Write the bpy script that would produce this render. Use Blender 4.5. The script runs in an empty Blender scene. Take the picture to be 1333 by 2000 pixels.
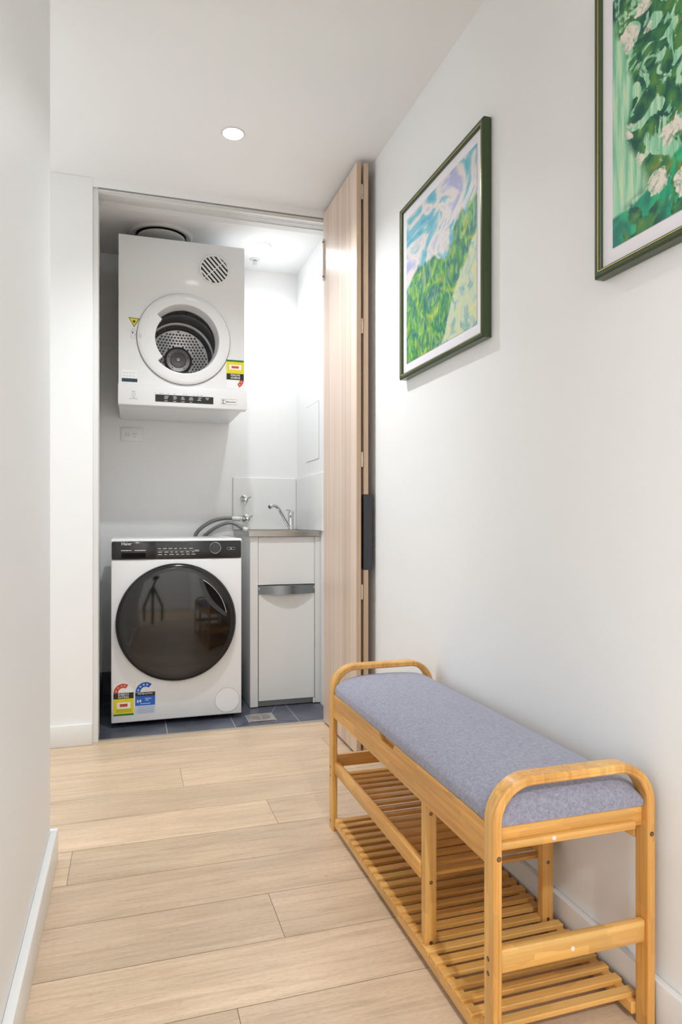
import bpy, bmesh, math, random
from mathutils import Vector, Matrix
random.seed(7)
C = bpy.context.scene.collection
R = math.radians
PI = math.pi
# ------------------------------------------------------------------ camera, world, lights
cam = bpy.data.cameras.new('camera'); co = bpy.data.objects.new('camera', cam); C.objects.link(co)
cam.sensor_fit = 'AUTO'; cam.sensor_width = 36.0; cam.lens = 1328 / 2000 * 36.0; cam.shift_y = 0.009
cam.clip_start = 0.01
co.location = (0, 0, 0.94); co.rotation_euler = (R(90), 0, R(-17.35))
bpy.context.scene.camera = co
sc = bpy.context.scene
sc.view_settings.view_transform = 'Standard'; sc.view_settings.look = 'None'
sc.view_settings.gamma = 1.0; sc.view_settings.use_curve_mapping = False
sc.view_settings.exposure = 0.62
world = bpy.data.worlds.new('world'); sc.world = world; world.use_nodes = True
world.node_tree.nodes['Background'].inputs[0].default_value = (0.8, 0.88, 1, 1)
world.node_tree.nodes['Background'].inputs[1].default_value = 0.6

def spot(name, loc, watts, angle=138, blend=1.0, rad=0.03, col=(1.0, 0.965, 0.92)):
    l = bpy.data.lights.new(name, 'SPOT'); l.energy = watts; l.spot_size = R(angle); l.spot_blend = blend
    l.shadow_soft_size = rad; l.color = col
    o = bpy.data.objects.new(name, l); C.objects.link(o); o.location = loc
    return o
def area(name, loc, rot, sx, sy, watts, col):
    l = bpy.data.lights.new(name, 'AREA'); l.shape = 'RECTANGLE'; l.size = sx; l.size_y = sy; l.energy = watts; l.color = col
    o = bpy.data.objects.new(name, l); C.objects.link(o); o.location = loc; o.rotation_euler = rot
    return o
H = 2.392
W = dict(hall=50.0, back=165.0, laundry=15.5, entry=1.5, entry_fill=7.4, added_window=42.0)
LAMP = (0.915, 0.957, 1.0)
spot('hall_spot', (0.373, 2.549, H - 0.014), W['hall'], col=LAMP)
spot('hall_spot', (0.373, -1.25, H - 0.014), W['back'], angle=168, col=LAMP)
spot('laundry_spot', (0.673, 3.54, H - 0.014), W['laundry'], angle=158, col=LAMP)
spot('entry_fill_spot', (-0.95, 2.55, H - 0.014), W['entry'], col=LAMP)  # unseen lamp, added to brighten the side entry
# added fill: one lamp at an invented window, one before the entry wall
area('window_fill_light', (-3.12, -1.6, 1.35), (0, R(-90), 0), 2.0, 1.8, W['added_window'], (0.885, 0.945, 1.0))
area('entry_fill_light', (-1.66, 2.55, 1.35), (0, R(-90), 0), 1.5, 0.7, W['entry_fill'], (0.895, 0.95, 1.0))

# ------------------------------------------------------------------ materials
def srgb(r, g, b):
    f = lambda c: ((c / 255 + 0.055) / 1.055) ** 2.4 if c > 10 else c / 255 / 12.92
    return (f(r), f(g), f(b), 1)
def new_mat(name):
    m = bpy.data.materials.new(name); m.use_nodes = True
    nt = m.node_tree; b = nt.nodes['Principled BSDF']
    return m, nt, b
def mat(name, col, rough=0.5, metal=0.0, spec=0.5, emis=None, es=0, coat=0.0, bump=None):
    m, nt, b = new_mat(name)
    b.inputs['Base Color'].default_value = col; b.inputs['Roughness'].default_value = rough
    b.inputs['Metallic'].default_value = metal; b.inputs['Specular IOR Level'].default_value = spec
    b.inputs['Coat Weight'].default_value = coat
    if emis: b.inputs['Emission Color'].default_value = emis; b.inputs['Emission Strength'].default_value = es
    n = nt.nodes.new('ShaderNodeTexNoise'); n.inputs['Scale'].default_value = (bump or (60, 0))[0]; n.inputs['Detail'].default_value = 4
    tc = nt.nodes.new('ShaderNodeTexCoord'); nt.links.new(tc.outputs['Object'], n.inputs['Vector'])
    # faint unevenness of the surface finish
    mr = nt.nodes.new('ShaderNodeMapRange'); mr.inputs[3].default_value = rough * 0.93; mr.inputs[4].default_value = min(1, rough * 1.07 + 0.005)
    nt.links.new(n.outputs[0], mr.inputs[0]); nt.links.new(mr.outputs[0], b.inputs['Roughness'])
    if bump:
        bp = nt.nodes.new('ShaderNodeBump'); bp.inputs['Strength'].default_value = bump[1]; bp.inputs['Distance'].default_value = 0.002
        nt.links.new(n.outputs[0], bp.inputs['Height']); nt.links.new(bp.outputs[0], b.inputs['Normal'])
    return m
def wood(name, axis, dark, mid, light, freq=90, stretch=0.03, rough=0.4, bump=0.05, contrast=1.0, coat=0.0, use_attr=False):
    """grain drawn out along one object axis"""
    m, nt, b = new_mat(name); N = nt.nodes; L = nt.links
    tc = N.new('ShaderNodeTexCoord'); mp = N.new('ShaderNodeMapping')
    s = [1, 1, 1]; s['xyz'.index(axis)] = stretch; mp.inputs['Scale'].default_value = s
    L.new(tc.outputs['Object'], mp.inputs[0])
    n1 = N.new('ShaderNodeTexNoise'); n1.inputs['Scale'].default_value = freq; n1.inputs['Detail'].default_value = 6; n1.inputs['Roughness'].default_value = 0.6
    n2 = N.new('ShaderNodeTexNoise'); n2.inputs['Scale'].default_value = freq * 0.13; n2.inputs['Detail'].default_value = 4
    L.new(mp.outputs[0], n1.inputs[0]); L.new(mp.outputs[0], n2.inputs[0])
    ad = N.new('ShaderNodeMath'); ad.operation = 'ADD'; mu = N.new('ShaderNodeMath'); mu.operation = 'MULTIPLY'; mu.inputs[1].default_value = 0.5
    L.new(n1.outputs[0], ad.inputs[0]); L.new(n2.outputs[0], ad.inputs[1]); L.new(ad.outputs[0], mu.inputs[0])
    cr = N.new('ShaderNodeValToRGB'); e = cr.color_ramp.elements
    w = 0.16 / contrast
    e[0].position = 0.5 - w; e[0].color = dark; e[1].position = 0.5 + w; e[1].color = light
    k = e.new(0.5); k.color = mid
    L.new(mu.outputs[0], cr.inputs[0])
    if use_attr:   # laminated strips: blocks of slightly different tone
        mp2 = N.new('ShaderNodeMapping'); s2 = [34, 34, 34]; s2['xyz'.index(axis)] = 7; mp2.inputs['Scale'].default_value = s2
        vo = N.new('ShaderNodeTexVoronoi'); vo.distance = 'CHEBYCHEV'; vo.inputs['Scale'].default_value = 1.0; L.new(tc.outputs['Object'], mp2.inputs[0]); L.new(mp2.outputs[0], vo.inputs[0])
        sp_ = N.new('ShaderNodeSeparateColor'); L.new(vo.outputs['Color'], sp_.inputs[0])
        mr_ = N.new('ShaderNodeMapRange'); mr_.inputs[3].default_value = 0.86; mr_.inputs[4].default_value = 1.08; L.new(sp_.outputs[0], mr_.inputs[0])
        vs = N.new('ShaderNodeVectorMath'); vs.operation = 'SCALE'; L.new(cr.outputs[0], vs.inputs[0]); L.new(mr_.outputs[0], vs.inputs['Scale'])
        L.new(vs.outputs[0], b.inputs['Base Color'])
    else: L.new(cr.outputs[0], b.inputs['Base Color'])
    b.inputs['Roughness'].default_value = rough; b.inputs['Coat Weight'].default_value = coat; b.inputs['Coat Roughness'].default_value = 0.2
    bp = N.new('ShaderNodeBump'); bp.inputs['Strength'].default_value = bump; bp.inputs['Distance'].default_value = 0.001
    L.new(mu.outputs[0], bp.inputs['Height']); L.new(bp.outputs[0], b.inputs['Normal'])
    return m

M_wall = mat('wall_paint', srgb(241, 241, 240), 0.5, spec=0.3, bump=(220, 0.03))
M_ceil = mat('ceiling_paint', srgb(243, 243, 242), 0.8, spec=0.2)
M_trim = mat('gloss_trim_paint', srgb(236, 236, 234), 0.3)
M_track = mat('white_aluminium', srgb(222, 222, 218), 0.35)
M_track_d = mat('track_slot_grey', srgb(205, 205, 202), 0.5)
M_enamel = mat('white_enamel', srgb(238, 239, 240), 0.22, coat=0.2)
M_enamel_d = mat('dryer_enamel', srgb(234, 235, 235), 0.25, coat=0.2)
M_plastic = mat('white_plastic', srgb(238, 238, 236), 0.3)
M_black = mat('gloss_black', srgb(14, 14, 15), 0.06, coat=0.3)
M_panel = mat('washer_panel_black', srgb(38, 38, 39), 0.14)
M_blackm = mat('matt_black', srgb(9, 9, 9), 0.6, spec=0.12)
M_char = mat('charcoal_rim', srgb(26, 26, 27), 0.16)
M_recess_shade = mat('handle_recess_shade', srgb(58, 58, 60), 0.4, spec=0.3)
M_chrome = mat('chrome', srgb(225, 226, 228), 0.07, metal=1)
M_steel = mat('brushed_steel', srgb(178, 174, 168), 0.28, metal=1)
M_drum = mat('drum_steel', srgb(165, 165, 168), 0.25, metal=1)
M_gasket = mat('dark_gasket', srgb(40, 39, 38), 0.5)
M_hole = mat('drum_hole_dark', srgb(16, 15, 18), 0.5)
M_alu = mat('anodised_aluminium', srgb(196, 190, 184), 0.35, metal=0.7)
M_thresh = mat('bronze_threshold', srgb(176, 162, 146), 0.5, metal=0.3)
M_brass = mat('nickel_hinge', srgb(214, 200, 180), 0.3, metal=0.8)
M_brown = mat('screw_recess_brown', srgb(74, 46, 22), 0.6)
M_screw = mat('zinc_screw', srgb(130, 120, 105), 0.35, metal=0.8)
M_cap = mat('pale_dowel_cap', srgb(240, 222, 214), 0.4)
M_hose = mat('grey_hose', srgb(118, 117, 115), 0.42)
M_nut = mat('white_hose_nut', srgb(220, 220, 217), 0.35)
M_blk_al = mat('black_aluminium_pull', srgb(52, 52, 58), 0.4)
M_kick = mat('grey_kick', srgb(140, 141, 142), 0.35, metal=0.3)
M_pull = mat('grey_metal_pull', srgb(128, 131, 134), 0.25, metal=0.8)
M_cab = mat('cabinet_white', srgb(232, 232, 229), 0.3)
M_tile_w = mat('white_gloss_tile', srgb(236, 236, 234), 0.12)
M_grout = mat('pale_grout', srgb(196, 194, 190), 0.8)
M_green = mat('dark_green_frame', srgb(48, 66, 30), 0.32, coat=0.3)
M_gold = mat('gold_line', srgb(214, 200, 120), 0.25, metal=0.8)
M_mat_b = mat('white_mount', srgb(238, 234, 240), 0.6)
M_white = mat('printed_white', srgb(240, 240, 240), 0.5)
M_txt_w = mat('white_print', srgb(215, 216, 218), 0.5)
M_txt_g = mat('grey_print', srgb(150, 150, 152), 0.5)
M_txt_k = mat('dark_print', srgb(50, 50, 54), 0.5)
M_red = mat('sticker_red', srgb(206, 70, 34), 0.4)
M_yel = mat('sticker_yellow', srgb(232, 214, 20), 0.4)
M_grn = mat('sticker_green', srgb(20, 118, 50), 0.4)
M_blu = mat('sticker_blue', srgb(22, 98, 196), 0.4)
M_lblu = mat('sticker_pale_blue', srgb(196, 210, 232), 0.4)
M_navy = mat('sticker_navy', srgb(44, 56, 74), 0.3)
M_stk = mat('sticker_black', srgb(24, 22, 22), 0.4)
M_ring = mat('dial_ring_silver', srgb(190, 200, 215), 0.15, metal=0.9)
M_lamp = mat('lamp_glow', (1, 1, 1, 1), 0.5, emis=(1, 0.98, 0.95, 1), es=14)
M_vent = mat('vent_white', srgb(222, 222, 219), 0.45)
M_rubber = mat('black_rubber', srgb(20, 20, 20), 0.8)
bam = dict(dark=srgb(206, 144, 68), mid=srgb(226, 170, 92), light=srgb(238, 190, 114))
M_bam = {a: wood('bamboo_grain_' + a, a, freq=120, stretch=0.03, rough=0.36, bump=0.04, contrast=1.0, coat=0.15, use_attr=True, **bam) for a in 'xyz'}
M_door = wood('pale_oak_laminate', 'z', srgb(196, 168, 148), srgb(219, 196, 178), srgb(234, 214, 198), freq=120, stretch=0.006, rough=0.34, bump=0.03, contrast=1.1)
M_edge = wood('pale_oak_edge', 'z', srgb(184, 154, 126), srgb(202, 174, 146), srgb(214, 190, 162), freq=90, stretch=0.01, rough=0.45)

def floor_mat():
    m, nt, b = new_mat('oak_floorboards'); N = nt.nodes; L = nt.links
    uv = N.new('ShaderNodeUVMap'); uv.uv_map = 'UVMap'
    at = N.new('ShaderNodeAttribute'); at.attribute_name = 'plank'
    mp = N.new('ShaderNodeMapping'); mp.inputs['Scale'].default_value = (0.55, 9, 1); L.new(uv.outputs[0], mp.inputs[0])
    n1 = N.new('ShaderNodeTexNoise'); n1.inputs['Scale'].default_value = 6; n1.inputs['Detail'].default_value = 8; n1.inputs['Roughness'].default_value = 0.62; n1.inputs['Distortion'].default_value = 1.2
    L.new(mp.outputs[0], n1.inputs[0])
    mp2 = N.new('ShaderNodeMapping'); mp2.inputs['Scale'].default_value = (1.2, 3.5, 1); L.new(uv.outputs[0], mp2.inputs[0])
    n2 = N.new('ShaderNodeTexNoise'); n2.inputs['Scale'].default_value = 1.7; n2.inputs['Detail'].default_value = 3; L.new(mp2.outputs[0], n2.inputs[0])
    # fine flecked pores
    mp3 = N.new('ShaderNodeMapping'); mp3.inputs['Scale'].default_value = (60, 420, 1); L.new(uv.outputs[0], mp3.inputs[0])
    n3 = N.new('ShaderNodeTexNoise'); n3.inputs['Scale'].default_value = 1.0; n3.inputs['Detail'].default_value = 2; L.new(mp3.outputs[0], n3.inputs[0])
    cr = N.new('ShaderNodeValToRGB'); e = cr.color_ramp.elements
    e[0].position = 0.20; e[0].color = srgb(188, 161, 130); e[1].position = 0.80; e[1].color = srgb(231, 206, 178)
    k = e.new(0.48); k.color = srgb(216, 189, 158)
    L.new(n1.outputs[0], cr.inputs[0])
    # plank-to-plank tone
    mr = N.new('ShaderNodeMapRange'); mr.inputs[3].default_value = 0.9; mr.inputs[4].default_value = 1.08; L.new(at.outputs['Fac'], mr.inputs[0])
    mr2 = N.new('ShaderNodeMapRange'); mr2.inputs[1].default_value = 0.3; mr2.inputs[2].default_value = 0.7; mr2.inputs[3].default_value = 0.84; mr2.inputs[4].default_value = 1.07; L.new(n2.outputs[0], mr2.inputs[0])
    mr3 = N.new('ShaderNodeMapRange'); mr3.inputs[1].default_value = 0.35; mr3.inputs[2].default_value = 0.5; mr3.inputs[3].default_value = 0.88; mr3.inputs[4].default_value = 1.0; L.new(n3.outputs[0], mr3.inputs[0])
    m1 = N.new('ShaderNodeMath'); m1.operation = 'MULTIPLY'; L.new(mr.outputs[0], m1.inputs[0]); L.new(mr2.outputs[0], m1.inputs[1])
    m2 = N.new('ShaderNodeMath'); m2.operation = 'MULTIPLY'; L.new(m1.outputs[0], m2.inputs[0]); L.new(mr3.outputs[0], m2.inputs[1])
    # knots
    vo = N.new('ShaderNodeTexVoronoi'); vo.inputs['Scale'].default_value = 1.0
    mp4 = N.new('ShaderNodeMapping'); mp4.inputs['Scale'].default_value = (1.9, 4.2, 1); L.new(uv.outputs[0], mp4.inputs[0]); L.new(mp4.outputs[0], vo.inputs[0])
    kr = N.new('ShaderNodeMapRange'); kr.inputs[1].default_value = 0.02; kr.inputs[2].default_value = 0.075; kr.inputs[3].default_value = 0.45; kr.inputs[4].default_value = 1.0; L.new(vo.outputs['Distance'], kr.inputs[0])
    m3 = N.new('ShaderNodeMath'); m3.operation = 'MULTIPLY'; L.new(m2.outputs[0], m3.inputs[0]); L.new(kr.outputs[0], m3.inputs[1])
    vm = N.new('ShaderNodeVectorMath'); vm.operation = 'SCALE'; L.new(cr.outputs[0], vm.inputs[0]); L.new(m3.outputs[0], vm.inputs['Scale'])
    L.new(vm.outputs[0], b.inputs['Base Color'])
    b.inputs['Roughness'].default_value = 0.38
    bp = N.new('ShaderNodeBump'); bp.inputs['Strength'].default_value = 0.06; bp.inputs['Distance'].default_value = 0.001
    L.new(n1.outputs[0], bp.inputs['Height']); L.new(bp.outputs[0], b.inputs['Normal'])
    return m
M_floor = floor_mat()
M_joint = mat('floor_joint_shadow_gap', srgb(104, 82, 60), 0.7)

def tile_mat():
    m, nt, b = new_mat('slate_blue_tile'); N = nt.nodes; L = nt.links
    tc = N.new('ShaderNodeTexCoord'); n = N.new('ShaderNodeTexNoise'); n.inputs['Scale'].default_value = 9; n.inputs['Detail'].default_value = 6
    L.new(tc.outputs['Object'], n.inputs[0]); cr = N.new('ShaderNodeValToRGB'); e = cr.color_ramp.elements
    e[0].position = 0.3; e[0].color = srgb(62, 65, 76); e[1].position = 0.7; e[1].color = srgb(94, 98, 111)
    L.new(n.outputs[0], cr.inputs[0]); L.new(cr.outputs[0], b.inputs['Base Color']); b.inputs['Roughness'].default_value = 0.32
    return m
M_tile = tile_mat()

def fabric_mat():
    m, nt, b = new_mat('grey_blue_woven_fabric'); N = nt.nodes; L = nt.links
    tc = N.new('ShaderNodeTexCoord'); n = N.new('ShaderNodeTexNoise'); n.inputs['Scale'].default_value = 330; n.inputs['Detail'].default_value = 3
    n2 = N.new('ShaderNodeTexNoise'); n2.inputs['Scale'].default_value = 140; n2.inputs['Detail'].default_value = 4
    L.new(tc.outputs['Object'], n.inputs[0]); L.new(tc.outputs['Object'], n2.inputs[0])
    ad = N.new('ShaderNodeMath'); ad.operation = 'ADD'; L.new(n.outputs[0], ad.inputs[0]); L.new(n2.outputs[0], ad.inputs[1])
    mu = N.new('ShaderNodeMath'); mu.operation = 'MULTIPLY'; mu.inputs[1].default_value = 0.5; L.new(ad.outputs[0], mu.inputs[0])
    cr = N.new('ShaderNodeValToRGB'); e = cr.color_ramp.elements
    e[0].position = 0.30; e[0].color = srgb(122, 122, 138); e[1].position = 0.70; e[1].color = srgb(166, 166, 183)
    L.new(mu.outputs[0], cr.inputs[0]); L.new(cr.outputs[0], b.inputs['Base Color']); b.inputs['Roughness'].default_value = 0.95
    b.inputs['Sheen Weight'].default_value = 0.25
    bp = N.new('ShaderNodeBump'); bp.inputs['Strength'].default_value = 0.35; bp.inputs['Distance'].default_value = 0.002
    L.new(n.outputs[0], bp.inputs['Height']); L.new(bp.outputs[0], b.inputs['Normal'])
    return m
M_fabric = fabric_mat()

def glass_mat():
    m = bpy.data.materials.new('clear_door_glass'); m.use_nodes = True; nt = m.node_tree; nt.nodes.clear(); N = nt.nodes; L = nt.links
    o = N.new('ShaderNodeOutputMaterial'); t = N.new('ShaderNodeBsdfTransparent'); t.inputs[0].default_value = (0.93, 0.93, 0.94, 1)
    g = N.new('ShaderNodeBsdfGlossy'); g.inputs['Roughness'].default_value = 0.03
    f = N.new('ShaderNodeFresnel'); f.inputs[0].default_value = 1.45; mx = N.new('ShaderNodeMixShader')
    L.new(f.outputs[0], mx.inputs[0]); L.new(t.outputs[0], mx.inputs[1]); L.new(g.outputs[0], mx.inputs[2]); L.new(mx.outputs[0], o.inputs[0])
    return m
M_glass = glass_mat()

def print_mat(name, kind):
    """loose abstract brushwork in the colours of each print"""
    m, nt, b = new_mat(name); N = nt.nodes; L = nt.links
    uv = N.new('ShaderNodeUVMap'); uv.uv_map = 'UVMap'
    def noise(scale, sx, sy, detail, dist, off=0.0, rot=0.0):
        mp = N.new('ShaderNodeMapping'); mp.inputs['Scale'].default_value = (sx, sy, 1); mp.inputs['Location'].default_value = (off, off * 0.7, 0)
        mp.inputs['Rotation'].default_value = (0, 0, rot)
        L.new(uv.outputs[0], mp.inputs[0]); n = N.new('ShaderNodeTexNoise'); n.inputs['Scale'].default_value = scale
        n.inputs['Detail'].default_value = detail; n.inputs['Distortion'].default_value = dist; L.new(mp.outputs[0], n.inputs[0]); return n.outputs[0]
    def ramp(src, stops):
        cr = N.new('ShaderNodeValToRGB'); e = cr.color_ramp.elements
        while len(e) > 1: e.remove(e[-1])
        e[0].position = stops[0][0]; e[0].color = stops[0][1]
        for p, c in stops[1:]:
            k = e.new(p); k.color = c
        L.new(src, cr.inputs[0]); return cr.outputs[0]
    def mix(fac, a, c):
        mx = N.new('ShaderNodeMix'); mx.data_type = 'RGBA'; L.new(fac, mx.inputs[0]); L.new(a, mx.inputs[6]); L.new(c, mx.inputs[7]); return mx.outputs[2]
    def math_(op, a, v):
        mm = N.new('ShaderNodeMath'); mm.operation = op; L.new(a, mm.inputs[0])
        if isinstance(v, (int, float)): mm.inputs[1].default_value = v
        else: L.new(v, mm.inputs[1])
        return mm.outputs[0]
    sx = N.new('ShaderNodeSeparateXYZ'); L.new(uv.outputs[0], sx.inputs[0])
    K = (0, 0, 0, 1); Wt = (1, 1, 1, 1)
    if kind == 'field':
        sky = ramp(noise(2.6, 1, 1.2, 3, 2.2), [(0.34, srgb(70, 166, 196)), (0.44, srgb(126, 192, 204)), (0.5, srgb(222, 214, 208)), (0.56, srgb(226, 218, 216)), (0.64, srgb(170, 174, 214))])
        gr = ramp(noise(5, 1, 1, 6, 2.5, 3.1), [(0.34, srgb(8, 84, 128)), (0.43, srgb(14, 120, 118)), (0.49, srgb(46, 146, 70)), (0.56, srgb(96, 172, 56)), (0.66, srgb(190, 200, 60))])
        st = ramp(noise(26, 1, 0.5, 4, 1.5, 1.0), [(0.35, K), (0.65, Wt)])
        pale = ramp(noise(9, 1, 1, 4, 1.5, 5.0), [(0.35, srgb(126, 176, 168)), (0.5, srgb(196, 212, 190)), (0.66, srgb(222, 216, 150))])
        gr2 = ramp(noise(14, 1, 0.5, 5, 2, 8.0), [(0.38, srgb(4, 76, 92)), (0.5, srgb(50, 148, 80)), (0.62, srgb(186, 214, 120))])
        gmix = N.new('ShaderNodeMix'); gmix.data_type = 'RGBA'; gmix.inputs[0].default_value = 0.45; L.new(gr, gmix.inputs[6]); L.new(gr2, gmix.inputs[7])
        # rough boundary between the light upper half and green lower half
        wob = math_('MULTIPLY', math_('SUBTRACT', noise(3.0, 1, 1, 4, 0.5, 2.0), 0.5), 0.5)
        hgt = math_('ADD', sx.outputs[1], wob)
        ln = math_('SUBTRACT', hgt, math_('MULTIPLY', sx.outputs[0], 0.16))
        f1 = ramp(ln, [(0.475, K), (0.5, Wt)])
        rt = math_('ADD', math_('SUBTRACT', sx.outputs[0], math_('MULTIPLY', sx.outputs[1], 0.9)), wob)
        f2 = ramp(rt, [(0.50, K), (0.53, Wt)])
        body = mix(f2, gmix.outputs[2], pale)
        col = mix(f1, body, sky)
    else:
        bg = ramp(noise(12, 4.0, 0.35, 4, 0.5, 0.5, -0.75), [(0.36, srgb(120, 190, 150)), (0.5, srgb(160, 214, 180)), (0.64, srgb(200, 226, 184))])
        low = ramp(noise(6, 1, 1, 5, 1.5, 4.0), [(0.35, srgb(8, 120, 104)), (0.5, srgb(20, 160, 118)), (0.66, srgb(60, 186, 120))])
        wob = math_('MULTIPLY', math_('SUBTRACT', noise(2.2, 1, 1, 2, 0.4, 2.0), 0.5), 0.3)
        f0 = ramp(math_('ADD', math_('ADD', sx.outputs[1], wob), math_('MULTIPLY', sx.outputs[0], -0.3)), [(0.10, K), (0.115, Wt)])
        base = mix(f0, low, bg)
        leaf = ramp(noise(9, 1, 1, 5, 1.6, 7.0), [(0.4, srgb(16, 84, 70)), (0.55, srgb(60, 130, 70)), (0.68, srgb(122, 140, 62))])
        fl = ramp(noise(8, 1, 1, 4, 1.6, 9.0), [(0.47, K), (0.51, Wt)])
        # foliage grows denser to the right, away from the light corner
        ms = ramp(math_('ADD', sx.outputs[0], math_('MULTIPLY', math_('SUBTRACT', noise(2.5, 1, 1, 2, 0.5, 1.3), 0.5), 0.8)), [(0.10, K), (0.16, Wt)])
        col = mix(math_('MULTIPLY', fl, ms), base, leaf)
        pet = ramp(noise(30, 1, 1, 4, 1.5, 3.0), [(0.34, srgb(150, 176, 150)), (0.48, srgb(226, 220, 206)), (0.62, srgb(240, 226, 216))])
        vo = N.new('ShaderNodeTexVoronoi'); vo.inputs['Scale'].default_value = 7.5; vo.inputs['Randomness'].default_value = 0.9; L.new(uv.outputs[0], vo.inputs[0])
        dd = math_('ADD', vo.outputs['Distance'], math_('MULTIPLY', math_('SUBTRACT', noise(20, 1, 1, 4, 1, 2.2), 0.5), 0.5))
        fp = ramp(dd, [(0.36, Wt), (0.40, K)])
        col = mix(math_('MULTIPLY', fp, ms), col, pet)
    L.new(col, b.inputs['Base Color']); b.inputs['Roughness'].default_value = 0.45
    return m

# ------------------------------------------------------------------ mesh helpers
class MB:
    def __init__(s): s.bm = bmesh.new(); s.mats = []
    def mi(s, m):
        if m not in s.mats: s.mats.append(m)
        return s.mats.index(m)
    def _merge(s, t, m):
        i = s.mi(m)
        for f in t.faces: f.material_index = i
        me = bpy.data.meshes.new('t'); t.to_mesh(me); t.free(); s.bm.from_mesh(me); bpy.data.meshes.remove(me)
        return s
    def box(s, x0, x1, y0, y1, z0, z1, m, bev=0.0, seg=2, rot=None, piv=None):
        t = bmesh.new(); bmesh.ops.create_cube(t, size=1)
        for v in t.verts: v.co = Vector(((v.co.x + .5) * (x1 - x0) + x0, (v.co.y + .5) * (y1 - y0) + y0, (v.co.z + .5) * (z1 - z0) + z0))
        if bev: bmesh.ops.bevel(t, geom=t.edges[:], offset=min(bev, .49 * min(x1 - x0, y1 - y0, z1 - z0)), segments=seg, profile=0.5, affect='EDGES')
        if rot: bmesh.ops.rotate(t, verts=t.verts[:], cent=Vector(piv), matrix=rot)
        return s._merge(t, m)
    def poly(s, pts, m):
        t = bmesh.new(); t.faces.new([t.verts.new(p) for p in pts]); return s._merge(t, m)
    def prism(s, pts, d, m, bev=0):
        """pts: 3D polygon, extruded by vector d"""
        t = bmesh.new(); a = [t.verts.new(p) for p in pts]; d = Vector(d); b = [t.verts.new(Vector(p) + d) for p in pts]
        n = len(pts); t.faces.new(a[::-1]); t.faces.new(b)
        for i in range(n): t.faces.new((a[i], a[(i + 1) % n], b[(i + 1) % n], b[i]))
        bmesh.ops.recalc_face_normals(t, faces=t.faces[:])
        if bev: bmesh.ops.bevel(t, geom=t.edges[:], offset=bev, segments=1, affect='EDGES')
        return s._merge(t, m)
    def lathe(s, prof, c, axis, m, n=48, a0=0, a1=2 * PI, cap=False):
        """prof: (radius, height along axis)"""
        t = bmesh.new(); c = Vector(c); ax = Vector(axis).normalized()
        u = Vector((1, 0, 0)) if abs(ax.x) < .9 else Vector((0, 1, 0)); u = (u - ax * u.dot(ax)).normalized(); w = ax.cross(u)
        full = abs(a1 - a0 - 2 * PI) < 1e-6; k = n if full else n + 1; rows = []
        for r, h in prof:
            if r < 1e-6: rows.append([t.verts.new(c + ax * h)])
            else: rows.append([t.verts.new(c + ax * h + (u * math.cos(a0 + (a1 - a0) * i / n) + w * math.sin(a0 + (a1 - a0) * i / n)) * r) for i in range(k)])
        for p, q in zip(rows, rows[1:]):
            for i in range(n):
                j = (i + 1) % n if full else i + 1
                if len(p) == 1 and len(q) == 1: continue
                if len(p) == 1: t.faces.new((p[0], q[j], q[i]))
                elif len(q) == 1: t.faces.new((p[i], p[j], q[0]))
                else: t.faces.new((p[i], p[j], q[j], q[i]))
        bmesh.ops.recalc_face_normals(t, faces=t.faces[:])
        return s._merge(t, m)
    def cyl(s, a, b, r, m, n=24, r2=None, bev=0.0):
        a = Vector(a); b = Vector(b); L = (b - a).length; r2 = r if r2 is None else r2
        if bev: pr = [(0, 0), (r - bev, 0), (r, bev), (r2, L - bev), (r2 - bev, L), (0, L)]
        else: pr = [(0, 0), (r, 0), (r2, L), (0, L)]
        return s.lathe(pr, a, b - a, m, n)
    def tube(s, pts, r, m, n=14, smooth=6, closed_ends=True, flat=None):
        P = [Vector(p) for p in pts]
        if smooth and len(P) > 2:
            Q = []
            for i in range(len(P) - 1):
                p0 = P[max(i - 1, 0)]; p1 = P[i]; p2 = P[i + 1]; p3 = P[min(i + 2, len(P) - 1)]
                for k in range(smooth):
                    t_ = k / smooth
                    Q.append(0.5 * ((2 * p1) + (p2 - p0) * t_ + (2 * p0 - 5 * p1 + 4 * p2 - p3) * t_ ** 2 + (3 * p1 - p0 - 3 * p2 + p3) * t_ ** 3))
            Q.append(P[-1]); P = Q
        t = bmesh.new(); T = (P[1] - P[0]).normalized(); u = T.orthogonal().normalized(); rows = []
        for i, p in enumerate(P):
            T2 = ((P[min(i + 1, len(P) - 1)] - P[max(i - 1, 0)])).normalized(); u = (u - T2 * u.dot(T2)).normalized(); w = T2.cross(u)
            rr = r[min(int(i / max(1, len(P) - 1) * (len(r) - 1)), len(r) - 1)] if isinstance(r, (list, tuple)) else r
            rows.append([t.verts.new(p + (u * math.cos(2 * PI * k / n) + w * math.sin(2 * PI * k / n)) * rr) for k in range(n)])
        for p, q in zip(rows, rows[1:]):
            for i in range(n): t.faces.new((p[i], p[(i + 1) % n], q[(i + 1) % n], q[i]))
        t.faces.new(rows[0][::-1]); t.faces.new(rows[-1])
        bmesh.ops.recalc_face_normals(t, faces=t.faces[:])
        return s._merge(t, m)
    def plate_hole(s, x0, x1, z0, z1, y, cx, cz, r, m, n=64, ny=-1):
        t = bmesh.new()
        ci = [t.verts.new((cx + r * math.cos(2 * PI * i / n), y, cz + r * math.sin(2 * PI * i / n))) for i in range(n)]
        def edge(a):
            dx, dz = math.cos(a), math.sin(a); k = 1e9
            if dx > 1e-9: k = min(k, (x1 - cx) / dx)
            if dx < -1e-9: k = min(k, (x0 - cx) / dx)
            if dz > 1e-9: k = min(k, (z1 - cz) / dz)
            if dz < -1e-9: k = min(k, (z0 - cz) / dz)
            return (cx + dx * k, y, cz + dz * k)
        an = [2 * PI * i / n for i in range(n)]
        ou = [t.verts.new(edge(a)) for a in an]
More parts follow.
